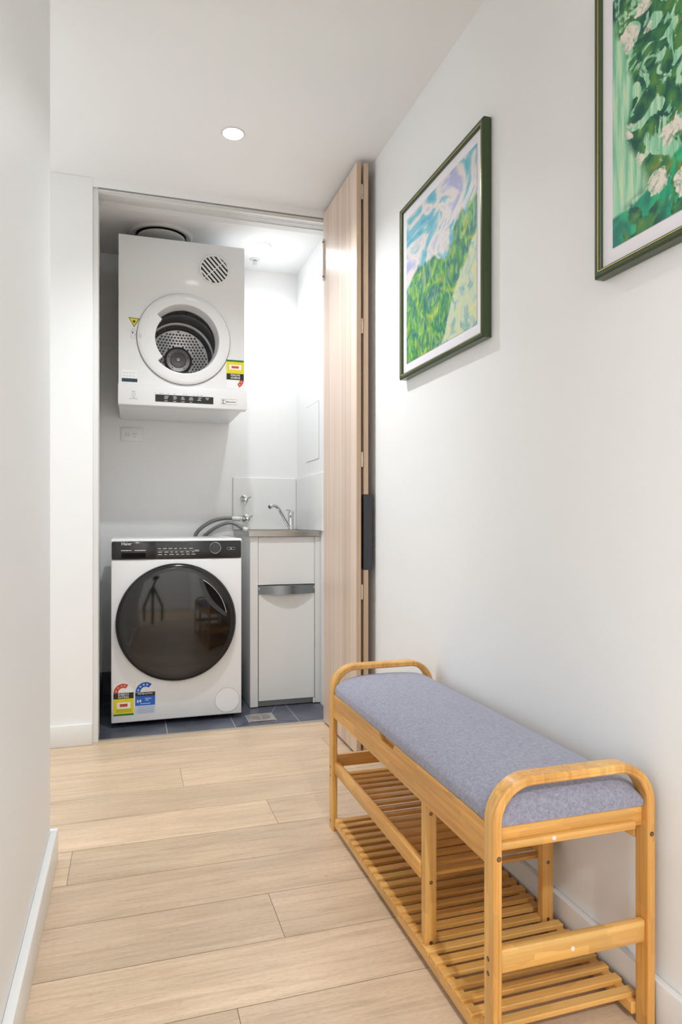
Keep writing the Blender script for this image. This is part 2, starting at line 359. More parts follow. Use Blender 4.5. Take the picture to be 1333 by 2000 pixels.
        cor = [(x1, z1), (x0, z1), (x0, z0), (x1, z0)]
        for i in range(n):
            j = (i + 1) % n; a = an[i]; b = an[i] + 2 * PI / n; extra = None
            for qx, qz in cor:
                q = math.atan2(qz - cz, qx - cx) % (2 * PI)
                if a < q < b: extra = t.verts.new((qx, y, qz))
            vs = [ci[i], ou[i]] + ([extra] if extra else []) + [ou[j], ci[j]]
            t.faces.new(vs)
        for f in t.faces:
            f.normal_update()
            if f.normal.y * ny < 0: f.normal_flip()
        return s._merge(t, m)
    def build(s, name, parent=None, smooth=True, ang=35):
        me = bpy.data.meshes.new(name)
        off = wloc(parent) if parent else Vector((0, 0, 0))
        org = off
        if not parent:
            xs = [v.co for v in s.bm.verts]
            org = Vector(((min(v.x for v in xs) + max(v.x for v in xs)) / 2, (min(v.y for v in xs) + max(v.y for v in xs)) / 2, min(v.z for v in xs)))
        for v in s.bm.verts: v.co -= org
        s.bm.to_mesh(me); s.bm.free()
        for m in s.mats: me.materials.append(m)
        if smooth:
            for p in me.polygons: p.use_smooth = True
            me.set_sharp_from_angle(angle=R(ang))
        o = bpy.data.objects.new(name, me); C.objects.link(o)
        if parent: o.parent = parent
        else: o.location = org
        return o
def wloc(o):
    l = Vector((0, 0, 0))
    while o is not None: l = l + Vector(o.location); o = o.parent
    return l
def thing(name, label, cat, loc, group=None):
    o = bpy.data.objects.new(name, None); C.objects.link(o); o.location = loc; o.empty_display_size = 0.05
    o['label'] = label; o['category'] = cat
    if group: o['group'] = group
    return o
def tag(o, label, cat, group=None):
    o['label'] = label; o['category'] = cat
    if group: o['group'] = group
    return o
def struct(o, label=None):
    o['kind'] = 'structure'
    if label: o['label'] = label
    return o
def part_label(o, label): o['label'] = label; return o
def text(s, size, loc, mat_, name, parent, spin=0, align='LEFT', stretch=1.0):
    """lettering printed on a surface facing -Y"""
    cu = bpy.data.curves.new('t', 'FONT'); cu.body = s; cu.size = size; cu.extrude = 0.0001; cu.align_x = align; cu.resolution_u = 2
    cu.offset = size * 0.012
    ob = bpy.data.objects.new('t', cu); C.objects.link(ob)
    bpy.context.view_layer.update()
    me = bpy.data.meshes.new_from_object(ob.evaluated_get(bpy.context.evaluated_depsgraph_get()))
    bpy.data.objects.remove(ob); bpy.data.curves.remove(cu)
    M = Matrix.Translation(Vector(loc) - wloc(parent)) @ Matrix.Rotation(R(90), 4, 'X') @ Matrix.Rotation(spin, 4, 'Z') @ Matrix.Diagonal((stretch, 1, 1, 1))
    me.transform(M); me.name = name; me.materials.clear(); me.materials.append(mat_)
    o = bpy.data.objects.new(name, me); C.objects.link(o); o.parent = parent
    return o

# ------------------------------------------------------------------ setting
XW = 0.948          # right wall plane
XL = -0.206         # left wall plane
YF = 3.055          # wall the laundry opens in
YB = 3.90           # laundry back wall
YE = -2.6           # far end behind the camera
XR_ = -3.2
YL0 = 0.35          # near end of left wall, cut back so the added fill reaches in
# timber floor: boards across the hall
pw = 0.191
def planks():
    bm = bmesh.new(); uvl = bm.loops.layers.uv.new('UVMap'); al = bm.faces.layers.float.new('plank')
    fixed = {0: [0.337], 1: [], 2: [-0.153], 3: [0.444], 4: [], 5: [0.186], 6: [0.80], 7: [-0.62], -1: [0.9], -2: [0.2]}
    random.seed(11)
    k0 = math.floor((YE - 1.503) / pw)
    for k in range(k0, 9):
        ya = 1.503 + k * pw; yb = ya + pw
        yb = min(yb, 3.069); ya = max(ya, YE)
        if yb - ya < 0.004: continue
        base = fixed.get(k)
        if base: xs = [base[0] + i * 1.9 for i in range(-3, 3)]
        else:
            o = random.uniform(0, 1.9) + (1.25 if k in (1, 4) else 0); xs = [o - 3.8 + i * 1.9 for i in range(5)]
            if k in (1, 4): xs = [-1.05 + i * 2.35 for i in range(-1, 3)]
        xs = sorted(x for x in xs if XR_ < x < XW); xs = [XR_] + xs + [XW]
        for a, b in zip(xs, xs[1:]):
            g = 0.0006
            q = [(a + g, ya + g), (b - g, ya + g), (b - g, yb - g), (a + g, yb - g)]
            f = bm.faces.new([bm.verts.new((x, y, 0)) for x, y in q]); f.material_index = 0
            ou, ov = random.uniform(0, 30), random.uniform(0, 30); f[al] = random.random()
            for lp, (x, y) in zip(f.loops, q): lp[uvl].uv = (x - a + ou, y - ya + ov)
    lo = [bm.verts.new(p) for p in ((XR_, YE, -0.0012), (XW, YE, -0.0012), (XW, 3.069, -0.0012), (XR_, 3.069, -0.0012))]
    f = bm.faces.new(lo); f.material_index = 1
    lo2 = [bm.verts.new(p) for p in ((XR_, YE, -0.06), (XR_, 3.069, -0.06), (XW, 3.069, -0.06), (XW, YE, -0.06))]
    f = bm.faces.new(lo2); f.material_index = 1
    me = bpy.data.meshes.new('floor'); bm.to_mesh(me); bm.free(); me.materials.append(M_floor); me.materials.append(M_joint)
    o = bpy.data.objects.new('floor', me); C.objects.link(o); return struct(o)
planks()
# laundry tiled floor
DX, DY = 0.604, 3.222; dh = 0.062
b = MB(); b.box(-0.16, XW + .02, 3.095, YB + .02, -0.06, -0.0025, M_grout)
xj = [-0.147, 0.164, 0.466, 0.767, XW]; yj = [3.095, 3.70, YB]; g = 0.0022
def tile_poly(pts): b.poly([(x, y, 0.0) for x, y in pts], M_tile)
for i in range(4):
    for j in range(2):
        xa, xb_, ya, yb_ = xj[i] + g, xj[i + 1] - g, yj[j] + g, yj[j + 1] - g
        if (i, j) == (2, 0):
            # falls cut diagonally around the drain
            d0, d1, e0, e1 = DX - dh - g, DX + dh + g, DY - dh - g, DY + dh + g
            tile_poly([(xa, ya), (xb_, ya), (d1, e0), (d0, e0)])
            tile_poly([(xa, ya + 0.006), (d0 - .003, e0), (d0 - .003, e1), (xa, yb_ - 0.17)])
            tile_poly([(xb_, ya + 0.006), (xb_, yb_ - 0.17), (d1 + .003, e1), (d1 + .003, e0)])
            tile_poly([(xa, yb_), (xa, yb_ - .163), (d0, e1 + .003), (d1, e1 + .003), (xb_, yb_ - .163), (xb_, yb_)])
        else: tile_poly([(xa, ya), (xb_, ya), (xb_, yb_), (xa, yb_)])
for f in b.bm.faces:
    f.normal_update()
    if abs(f.normal.z) > .9 and f.material_index == 1 and f.normal.z < 0: f.normal_flip()
struct(b.build('floor_laundry', smooth=False))
b = MB(); b.box(XR_ - .1, XW + .12, YE - .12, YB + .12, H, H + .08, M_ceil); struct(b.build('ceiling', smooth=False))
b = MB(); b.box(XW, XW + .1, YE - .12, YB + .1, -0.06, H, M_wall); struct(b.build('wall_right', smooth=False))
b = MB(); b.box(XL - .1, XL, YL0, 2.02, -0.06, H, M_wall, .0015, 1); b.box(-1.7, XL - .1, 1.92, 2.02, -0.06, H, M_wall); struct(b.build('wall_left', smooth=False))
b = MB(); b.box(-1.7, -0.145, YF, YF + .15, -0.06, H, M_wall, .0015, 1)
b.box(-0.145, XW, YF, YF + .15, 2.355, H, M_wall); struct(b.build('wall_front', smooth=False))
b = MB(); b.box(-0.25, XW, YB, YB + .1, -0.06, H, M_wall); struct(b.build('wall_back', smooth=False))
b = MB(); b.box(-0.25, -0.147, YF + .15, YB, -0.06, H, M_wall); struct(b.build('wall_laundry', smooth=False))
b = MB(); b.box(-1.8, -1.7, 1.92, YF + .15, -0.06, H, M_wall); struct(b.build('wall_entry', smooth=False))
b = MB(); b.box(XR_, XW, YE - .1, YE, -0.06, H, M_wall); struct(b.build('wall_end', smooth=False))
b = MB(); b.box(XR_, XL - .1, YL0, YL0 + .1, -0.06, H, M_wall); struct(b.build('wall_living', smooth=False))
# unseen living room side wall, window opening added for the fill light
b = MB()
b.box(XR_ - .1, XR_, YE, YL0, -0.06, 0.4, M_wall); b.box(XR_ - .1, XR_, YE, YL0, 2.3, H, M_wall)
b.box(XR_ - .1, XR_, YE, -2.55, 0.4, 2.3, M_wall); b.box(XR_ - .1, XR_, -0.75, YL0, 0.4, 2.3, M_wall); struct(b.build('wall_window', smooth=False))
b = MB()
for q in ((-2.55, -2.5, .4, 2.3), (-0.8, -0.75, .4, 2.3), (-2.5, -.8, .4, .45), (-2.5, -.8, 2.25, 2.3), (-1.68, -1.63, .45, 2.25)): b.box(XR_ - .08, XR_ - .03, *q, M_trim)
wn = struct(b.build('added_window_1', smooth=False))  # unseen window, added to go with the fill lamp
b = MB(); b.box(XR_ - .06, XR_ - .054, -2.5, -0.8, .45, 2.25, M_glass); b.build('pane', wn)
# baseboards
def bb(name, x0, x1, y0, y1): 
    b = MB(); b.box(x0, x1, y0, y1, 0.0, 0.09, M_trim, .003, 2); return struct(b.build(name))
bb('baseboard_right', XW - .017, XW, YE, 3.05)
b = MB(); b.box(XL, XL + .019, YL0, 2.02, 0, .09, M_trim, .003, 2); b.box(-1.7, XL + .019, 2.02, 2.037, 0, .09, M_trim, .003, 2); struct(b.build('baseboard_left'))
bb('baseboard_front', -1.7, -0.147, YF - .017, YF)
bb('baseboard_end', XR_, XW - .017, YE, YE + .017)
# dark tile skirting inside the laundry
b = MB(); b.box(-0.147, 0.58, YB - .012, YB, 0, .123, M_tile, .002, 1); b.box(-0.147, -0.135, YF + .15, YB - .012, 0, .123, M_tile, .002, 1)
struct(b.build('baseboard_laundry'))
# left door jamb, head track and threshold
b = MB(); b.box(-0.145, -0.124, YF + .012, YF + .15, 0, 2.355, M_trim, .001, 1); struct(b.build('trim_1'))
b = MB(); b.box(-0.124, XW, YF + .006, YF + .148, 2.343, 2.355, M_track); b.box(-0.124, XW, YF + .001, YF + .006, 2.351, 2.355, M_kick)  # thin grey strip paints the shadow line under the header
for y0, y1, z in ((.010, .034, .004), (.040, .050, .003), (.056, .062, .003), (.098, .148, .005)):
    b.box(-0.124, XW, YF + y0, YF + y1, 2.343 - z, 2.343, M_track, .001, 1)
b.box(-0.124, XW, YF + .0605, YF + .0975, 2.3415, 2.343, M_track_d)
struct(b.build('trim_2'))
b = MB(); b.box(-0.15, XW, 3.069, 3.095, -0.03, 0.003, M_thresh, .002, 1); struct(b.build('trim_3'))

# ------------------------------------------------------------------ bifold door folded back along the right wall
dr = bpy.data.objects.new('door_1', None); C.objects.link(dr); dr.location = (0.89, 2.82, 0); dr['kind'] = 'structure'
dr['label'] = 'pale oak bifold laundry door folded open against the white wall'
PY0, PY1, PZ0, PZ1 = 2.567, 3.052, 0.012, 2.372
def panel(x0, x1, cut=False):
    b = MB()
    z = [(PZ0, PZ1)] if not cut else [(PZ0, 0.745), (1.048, PZ1)]
    for a, c in z:
        b.box(x0, x1, PY0 + .001, PY1, a, c, M_door)
        b.box(x0, x1, PY0, PY0 + .0011, a, c, M_edge)
    if cut: b.box(x0, x1, PY0 + .03, PY1, 0.745, 1.048, M_door)
    return b.build('door_panel', dr, smooth=False)
p1 = panel(0.868, 0.8858)
p2 = panel(0.8974, 0.9165, True)
b = MB(); b.box(0.8972, 0.9345, PY0 - .001, PY0 + .03, .7455, 1.0475, M_blk_al, .0015, 1); part_label(b.build('edge_pull', p2), 'black aluminium edge pull')
for z in (2.258, 1.721, 1.187, 0.657, 0.13):
    b = MB(); b.cyl((0.8916, PY0 + .006, z - .03), (0.8916, PY0 + .006, z + .03), .0045, M_brass, 12)
    b.cyl((0.8916, PY0 + .006, z - .012), (0.8916, PY0 + .006, z + .012), .0058, M_brass, 12)
    b.box(0.8858, 0.8872, PY0 + .006, PY0 + .04, z - .026, z + .026, M_brass); b.box(0.896, 0.8974, PY0 + .006, PY0 + .04, z - .026, z + .026, M_brass)
    b.build('hinge', dr)
b = MB(); b.box(0.859, 0.868, 3.034, 3.052, 2.06, 2.25, M_trim, .002, 1)
for z in (2.075, 2.235): b.cyl((0.861, 3.033, z), (0.861, 3.036, z), .004, M_screw, 10)
b.build('top_bracket', dr)

# ------------------------------------------------------------------ washing machine
WX0, WX1, WY0, WY1, WZ0, WZ1 = -0.077, 0.517, 3.25, 3.77, 0.022, 0.856
wm = thing('washing_machine', 'white front-loading washing machine with big round black door on dark tiles', 'washing machine', (0.22, 3.5, 0))
b = MB(); b.box(WX0, WX1, WY0 + .012, WY1, WZ0, WZ1 - .018, M_enamel, .006, 2)
b.box(WX0 + .001, WX1 - .001, WY0, WY0 + .014, WZ0, .764, M_enamel, .005, 3)
b.box(WX0 - .001, WX1 + .001, WY0 - .001, WY1 + .003, WZ1 - .018, WZ1 + .002, M_enamel, .006, 3)
b.box(WX0 + .03, WX1 - .03, WY0 + .03, WY1 - .03, .012, WZ0 + .002, M_rubber)
body = b.build('body', wm)
for x in (WX0 + .05, WX1 - .05):
    for y in (WY0 + .06, WY1 - .06):
        b = MB(); b.cyl((x, y, 0), (x, y, WZ0 + .002), .022, M_rubber, 16); b.build('foot', wm)
b = MB(); b.box(WX0 + .003, WX1 - .003, WY0 - .003, WY0 + .012, .766, .849, M_panel, .005, 3); cp = b.build('control_panel', wm)
b = MB(); b.box(WX0 + .004, 0.119, WY0 - .0045, WY0 + .010, .768, .847, M_panel, .003, 2)
b.box(-0.0316, 0.0748, WY0 - .006, WY0 - .004, .7705, .7948, M_blackm, .001, 1); b.build('detergent_drawer', cp)
text('Haier', 0.0205, (-0.0325, WY0 - .0052, .8305), M_txt_w, 'brand_lettering', cp, stretch=1.0)
def dashes(rows, y, m, h=.0022):
    b = MB()
    for z, spans in rows:
        for a, c in spans: b.box(a, c, y - .0004, y, z - h / 2, z + h / 2, m)
    return b
b = dashes([(.8065, [(-.034, .002), (.004, .012), (.025, .075)]) ], WY0 - .0048, M_txt_w, .003); b.build('small_print', cp)
rows = []
for r_, z in enumerate((.8135, .797, .786)):
    sp = []; x = .129
    for k in range(7):
        w_ = random.uniform(.009, .019)
        if x + w_ < (.302 if r_ == 0 else .318): sp.append((x, x + w_))
        x += w_ + random.uniform(.008, .012)
    rows.append((z, sp))
b = dashes(rows, WY0 - .0032, M_txt_w, .0026); b.box(.128, .316, WY0 - .0034, WY0 - .003, .8035, .8047, M_txt_g)
b.box(.296, .316, WY0 - .0035, WY0 - .003, .7985, .8062, M_txt_g); b.build('programme_print', cp)
b = MB(); dc = (.3905, WY0, .8145)
b.lathe([(0, .0155), (.022, .0155), (.0235, .014), (.0245, .003)], dc, (0, -1, 0), M_panel, 40)
b.lathe([(.0238, .0135), (.0255, .0145), (.027, .0125), (.0272, .003)], dc, (0, -1, 0), M_ring, 40); part_label(b.build('programme_dial', cp), 'round dial with a bright silver ring')
b = MB(); ptsb = []
for i in range(12):
    a = PI / 2 + PI * i / 11; ptsb.append((.452 + .0055 * math.cos(a), .8101 + .0055 * math.sin(a)))
for i in range(12):
    a = -PI / 2 + PI * i / 11; ptsb.append((.478 + .0055 * math.cos(a), .8101 + .0055 * math.sin(a)))
b.tube([(x, WY0 - .0035, z) for x, z in ptsb + ptsb[:1]], .0008, M_txt_g, 6, 0); b.box(.461, .469, WY0 - .004, WY0 - .003, .8065, .8135, M_txt_g); b.build('start_button', cp)
# door
dx, dz = .2145, .4725
door = MB()
door.lathe([(.2725, 0), (.2725, .016), (.270, .026), (.262, .034), (.252, .037), (.240, .0375)], (dx, WY0, dz), (0, -1, 0), M_char, 96)
drim = door.build('door', wm)
b = MB(); pr = [(.2405, .0372)]
for i in range(1, 13):
    r_ = .240 * (1 - i / 12); pr.append((r_, .0378 + .0085 * (1 - (r_ / .24) ** 2)))
b.lathe(pr, (dx, WY0, dz), (0, -1, 0), M_black, 96); b.build('door_glass', drim, ang=60)
def dome(r): return WY0 - (.0378 + .0085 * (1 - min(1, r / .24) ** 2))
def pol(r, a): return (dx + r * math.cos(a), dome(r) - .0006, dz + r * math.sin(a))
b = MB(); n = 20; A0, A1 = R(10), R(59)
outer = [pol(.2265, A0 + (A1 - A0) * i / n) for i in range(n + 1)]
inner = [pol(.2265 - .038 * math.sin(PI * i / n) ** .8, A0 + (A1 - A0) * i / n) for i in range(n + 1)]
for i in range(n):
    q = [inner[i], outer[i], outer[i + 1], inner[i + 1]]
    if i in (0, n - 1): q = [p for k, p in enumerate(q) if not (i == 0 and k == 1) and not (i == n - 1 and k == 2)]
    b.poly([(p[0], p[1] - .0006, p[2]) for p in q], M_blackm)
inner2 = [pol(.2265 - .062 * math.sin(PI * i / n) ** .7, R(5) + (R(64) - R(5)) * i / n) for i in range(n + 1)]
for i in range(n):
    q = [inner2[i], inner[i], inner[i + 1], inner2[i + 1]]
    if i == 0: q = [inner2[0], inner[0], inner[1], inner2[1]]
    b.poly(q, M_recess_shade)  # grey band paints the lighter shading of the handle recess
hb = b.build('door_handle', drim, smooth=False); 
b = MB(); b.tube([(p[0], p[1] - .0015, p[2]) for p in outer], .0018, M_chrome, 8, 0); part_label(b.build('chrome_lip', drim), 'curved chrome strip')
b = MB(); fc = (.448, WY0, .0903)
b.lathe([(.0568, .0002), (.0566, .0007), (0, .0007)], fc, (0, -1, 0), M_enamel, 56)
b.lathe([(.0580, .0002), (.0580, .0005), (.0568, .0005)], fc, (0, -1, 0), M_txt_g, 56); b.build('filter_cover', wm)
# rating stickers
def star(b, cx, cz, y, r, m):
    p = []
    for i in range(10):
        a = PI / 2 + i * PI / 5; q = r if i % 2 == 0 else r * .42; p.append((cx + q * math.cos(a), y, cz + q * math.sin(a)))
    b.prism(p, (0, -.0002, 0), m)
def arc(b, cx, cz, y, r0, r1, a0, a1, m, n=18):
    for i in range(n):
        a = a0 + (a1 - a0) * i / n; c = a0 + (a1 - a0) * (i + 1) / n
        b.poly([(cx + r0 * math.cos(a), y, cz + r0 * math.sin(a)), (cx + r1 * math.cos(a), y, cz + r1 * math.sin(a)), (cx + r1 * math.cos(c), y, cz + r1 * math.sin(c)), (cx + r0 * math.cos(c), y, cz + r0 * math.sin(c))], m)
def rect(b, x0, x1, z0, z1, y, m): b.box(x0, x1, y - .0003, y, z0, z1, m)
ys = WY0 - .0003
b = MB(); rect(b, -.0662, .0213, .0552, .201, ys, M_white)
arc(b, -.0245, .159, ys - .0006, .022, .0415, R(57), R(180), M_red)
for a in (163, 133, 103, 77): star(b, -.0245 + .0318 * math.cos(R(a)), .159 + .0318 * math.sin(R(a)), ys - .0007, .0048, M_lblu)
rect(b, -.0662, .0213, .1315, .1585, ys - .0004, M_stk); rect(b, -.0662, .0213, .0632, .1315, ys - .0004, M_yel); rect(b, -.0662, .0213, .0552, .0632, ys - .0004, M_grn)
rect(b, -.051, .0075, .0868, .1156, ys - .0008, M_white); rect(b, -.039, -.005, .0955, .1085, ys - .0012, M_red)
for z in (.082, .0765, .071): rect(b, -.055, .012, z, z + .0012, ys - .0008, M_grn)
s1 = b.build('energy_sticker', wm, smooth=False)
text('ENERGY', .0135, (-.0225, ys - .0009, .1465), M_white, 'sticker_text', s1, align='CENTER', stretch=.95); text('RATING', .0135, (-.0225, ys - .0009, .1345), M_white, 'sticker_text', s1, align='CENTER', stretch=.95)
b = MB(); rect(b, .0283, .1162, .0574, .1995, ys, M_white)
arc(b, .0735, .157, ys - .0006, .0225, .044, R(50), R(180), M_blu)
for a in (163, 133, 103, 77): star(b, .0735 + .033 * math.cos(R(a)), .157 + .033 * math.sin(R(a)), ys - .0007, .0056, M_white)
rect(b, .0283, .1162, .138, .1555, ys - .0004, M_stk); rect(b, .0283, .1162, .0945, .138, ys - .0004, M_blu); rect(b, .0283, .1162, .0574, .0945, ys - .0004, M_lblu)
for x0, x1, z in ((.071, .100, .124), (.073, .088, .1165), (.050, .096, .1015)): rect(b, x0, x1, z, z + .003, ys - .0008, M_lblu)
for z in (.086, .078, .070, .063): rect(b, .040, .110, z, z + .0016, ys - .0008, M_txt_g)
s2 = b.build('water_sticker', wm, smooth=False)
text('WATER RATING', .0098, (.0722, ys - .0009, .1455), M_white, 'sticker_text', s2, align='CENTER', stretch=.92)
text('64', .021, (.0345, ys - .0009, .109), M_white, 'sticker_text', s2)

# ------------------------------------------------------------------ tumble dryer hung on the back wall
TX0, TX1, TY0, TZ0, TZ1 = -0.046, 0.551, 3.382, 1.497, 2.300
td = thing('tumble_dryer', 'white wall-mounted tumble dryer with round glass door above the washing machine', 'tumble dryer', (0.25, 3.9, 1.497))
DCX, DCZ = 0.2575, 1.823
b = MB(); b.box(TX0, TX1, TY0, YB - .003, TZ0, TZ1, M_enamel_d)
b.bm.faces.ensure_lookup_table()
for f in list(b.bm.faces):
    f.normal_update()
    if f.normal.y < -.9: b.bm.faces.remove(f)
b.plate_hole(TX0, TX1, TZ0, TZ1, TY0, DCX, DCZ, .166, M_enamel_d)
bmesh.ops.remove_doubles(b.bm, verts=b.bm.verts[:], dist=1e-5)
tb = b.build('body', td, ang=20)
bv = tb.modifiers.new('bevel', 'BEVEL'); bv.width = .005; bv.segments = 2; bv.limit_method = 'ANGLE'; bv.angle_limit = R(60)
# control fascia
b = MB(); b.box(-.0485, .5625, TY0 - .012, TY0 + .05, 1.493, 1.590, M_enamel_d, .003, 2)
fa = b.build('control_fascia', td)
yf = TY0 - .0122
b = MB(); b.box(.1211, .3965, yf - .0006, yf, 1.513, 1.5475, M_stk)
rows = []
for z, k in ((1.5405, 6), (1.5345, 6), (1.5285, 5), (1.518, 4)):
    rows.append((z, [(.165 + i * .039 + random.uniform(-.003, .003), .165 + i * .039 + random.uniform(.012, .020)) for i in range(k)]))
for z, spans in rows:
    for a, c in spans: b.box(a, c, yf - .001, yf - .0005, z - .0011, z + .0011, M_txt_w)
b.build('display_strip', fa, smooth=False)
b = MB()
b.box(.1211, .3965, yf - .0002, yf, 1.5495, 1.5497, M_enamel_d)
for x in (.118, .140, .150, .178, .205, .250, .262, .300, .315, .335): b.box(x, x + random.uniform(.003, .012), yf - .0003, yf, 1.5525, 1.5545, M_txt_g)
b.build('button_print', fa, smooth=False)
b = MB()
b.lathe([(.0095, 0), (.0095, .0006), (.0085, .0006)], (.0217, yf, 1.542), (0, -1, 0), M_txt_g, 24)
b.lathe([(.002, 0), (0, .0006)], (.0217, yf, 1.542), (0, -1, 0), M_txt_g, 10)
for z, w_ in ((1.556, .008), (1.5275, .007), (1.521, .019)): b.box(.0217 - w_, .0217 + w_, yf - .0003, yf, z - .001, z + .001, M_txt_g)
b.build('start_print', fa, smooth=False)
# brand badge
b = MB(); x0, x1, z0, z1 = .434, .512, 1.516, 1.5425
b.tube([(x0, yf - .0004, z0), (x1, yf - .0004, z0), (x1, yf - .0004, z1), (x0, yf - .0004, z1), (x0, yf - .0004, z0)], .0005, M_txt_g, 6, 0)
cx_, cz_ = .4475, 1.529
b.lathe([(.0095, .0002), (.0095, .0008), (.0080, .0008)], (cx_ + .003, yf, cz_), (0, -1, 0), M_txt_k, 28)
for sx_ in (-1, 1):
    b.prism([(cx_ - .009, yf, cz_ + sx_ * .0085), (cx_ - .001, yf, cz_ + sx_ * .0085), (cx_ - .001, yf, cz_ + sx_ * .0015)], (0, -.0007, 0), M_txt_k)
badge = b.build('brand_badge', fa, smooth=False)
text('Electrolux', .0105, (.4615, yf - .0004, 1.5255), M_txt_k, 'brand_lettering', badge, stretch=1.02)
# recessed door ring, notched on its left
b = MB()
b.lathe([(.2205, 0), (.2205, .006), (.2195, .010), (.2165, .0125), (.200, .0145), (.172, .0148), (.169, .0142), (.167, .012)], (DCX, TY0, DCZ), (0, -1, 0), M_enamel_d, 96)
b.lathe([(.167, .012), (.165, .004), (.158, -.045), (.155, -.058)], (DCX, TY0, DCZ), (0, -1, 0), M_enamel_d, 96)
tdoor = b.build('door', td, ang=50)
b = MB(); n = 22; a0, a1 = R(140), R(222)
def pp(r, a, y): return (DCX + r * math.cos(a), y, DCZ + r * math.sin(a))
for i in range(n):
    a = a0 + (a1 - a0) * i / n; c = a0 + (a1 - a0) * (i + 1) / n
    def rr(q):
        return .137
    y = TY0 - .0152
    b.poly([pp(.174, a, y), pp(rr(a), a, y + .004), pp(rr(c), c, y + .004), pp(.174, c, y)], M_enamel_d)
    b.poly([pp(rr(a), a, y + .004), pp(rr(a), a, y + .035), pp(rr(c), c, y + .035), pp(rr(c), c, y + .004)], M_enamel_d)
    b.poly([pp(rr(a), a, y + .035), pp(.161, a, y + .035), pp(.161, c, y + .035), pp(rr(c), c, y + .035)], M_enamel_d)
for a in (a0, a1): b.poly([pp(.174, a, TY0 - .0152), pp(.137, a, TY0 - .0112), pp(.137, a, TY0 + .0198), pp(.161, a, TY0 + .0198)], M_enamel_d)
bmesh.ops.remove_doubles(b.bm, verts=b.bm.verts[:], dist=1e-5); bmesh.ops.recalc_face_normals(b.bm, faces=b.bm.faces[:])
b.build('door_grip', tdoor, ang=40)
b = MB(); b.lathe([(.156, 0), (.156, .003), (0, .003)], (DCX, TY0 + .056, DCZ), (0, -1, 0), M_glass, 64); b.build('door_glass', tdoor)
b = MB(); b.tube([(.048, TY0 - .0152, 1.831), (.048, TY0 - .0152, 1.811), (.0555, TY0 - .0152, 1.811), (.0555, TY0 - .0152, 1.831)], .0006, M_txt_g, 6, 0); b.build('door_mark', tdoor)
# dark ring painting the thin shadow gap round the door
b = MB(); b.lathe([(.2205, .0005), (.2225, .0005), (.2225, .0012), (.2205, .0012)], (DCX, TY0, DCZ), (0, -1, 0), M_gasket, 96); b.build('door_gap_shade', tdoor)
# drum
b = MB(); oc = (.2535, TY0, 1.803)
b.lathe([(.176, .052), (.176, .07), (.170, .085), (.176, .11)], oc, (0, 1, 0), M_gasket, 72)
b.lathe([(.172, .108), (.166, .112), (.166, .122), (.176, .128), (.180, .2), (.178, .28)], oc, (0, 1, 0), M_drum, 72)
b.lathe([(.178, .28), (.166, .284), (.162, .288), (.160, .33)], oc, (0, 1, 0), M_drum, 72)
b.lathe([(.160, .33), (.156, .345), (.07, .372), (0, .374)], oc, (0, 1, 0), M_drum, 72)
drum = b.build('drum', tdoor.parent, ang=40)
b = MB(); yy0 = TY0; s_ = .0172
for i in range(-12, 13):
    for j in range(-12, 13):
        x = (i + .5 * (j % 2)) * s_; z = j * s_ * .866; r_ = math.hypot(x, z)
        if .078 < r_ < .149:
            dep = .345 + (.156 - r_) / (.156 - .07) * .027
            b.lathe([(.0056, .0), (.0050, .0008), (0, .0008)], (oc[0] + x, yy0 + dep - .0004, oc[2] + z), (0, -1, 0), M_hole, 12)
part_label(b.build('drum_perforations', drum), 'dark round holes in the steel drum back')
b = MB(); hc = (oc[0], TY0 + .372, oc[2])
b.lathe([(.075, 0), (.073, .006), (.061, .010)], hc, (0, -1, 0), M_gasket, 48)
b.lathe([(.063, .009), (.061, .014), (.043, .016)], hc, (0, -1, 0), M_drum, 48)
b.lathe([(.043, .016), (.041, .012), (.039, .020), (.014, .024)], hc, (0, -1, 0), M_kick, 48)
b.lathe([(.013, .024), (.012, .022), (.010, .028), (.005, .028), (.004, .024), (0, .024)], hc, (0, -1, 0), M_drum, 32)
for k in range(5):
    a = R(90 + 72 * k); b.cyl((hc[0] + .052 * math.cos(a), hc[1] - .014, hc[2] + .052 * math.sin(a)), (hc[0] + .052 * math.cos(a), hc[1] - .0165, hc[2] + .052 * math.sin(a)), .003, M_hole, 10)
b.build('drum_hub', drum, ang=25)
# air vent
vc = (.403, TY0, 2.1775)
b = MB(); b.lathe([(.0745, 0), (.0745, .004), (.072, .007), (.0655, .006), (.0645, .001)], vc, (0, -1, 0), M_enamel_d, 56)
b.lathe([(.0648, .0012), (0, .0012)], vc, (0, -1, 0), M_hole, 48)
ang = R(-47); ux, uz = math.cos(ang), math.sin(ang); px, pz = -uz, ux
for k in range(-3, 4):
    off = k * .0178; L_ = math.sqrt(max(.0645 ** 2 - off ** 2, 0))
    if L_ < .01: continue
    q = []
    for sl, sw in ((-1, -1), (1, -1), (1, 1), (-1, 1)):
        q.append((vc[0] + ux * sl * L_ + px * (off + sw * .0046), TY0 - .0015, vc[2] + uz * sl * L_ + pz * (off + sw * .0046)))
    b.prism(q, (0, -.004, 0), M_enamel_d)
q = [(vc[0] + px * a * .064 + ux * c * .0022, TY0 - .0015, vc[2] + pz * a * .064 + uz * c * .0022) for a, c in ((-1, -1), (1, -1), (1, 1), (-1, 1))]
b.prism(q, (0, -.003, 0), M_enamel_d)
b.build('air_vent', td, ang=30)
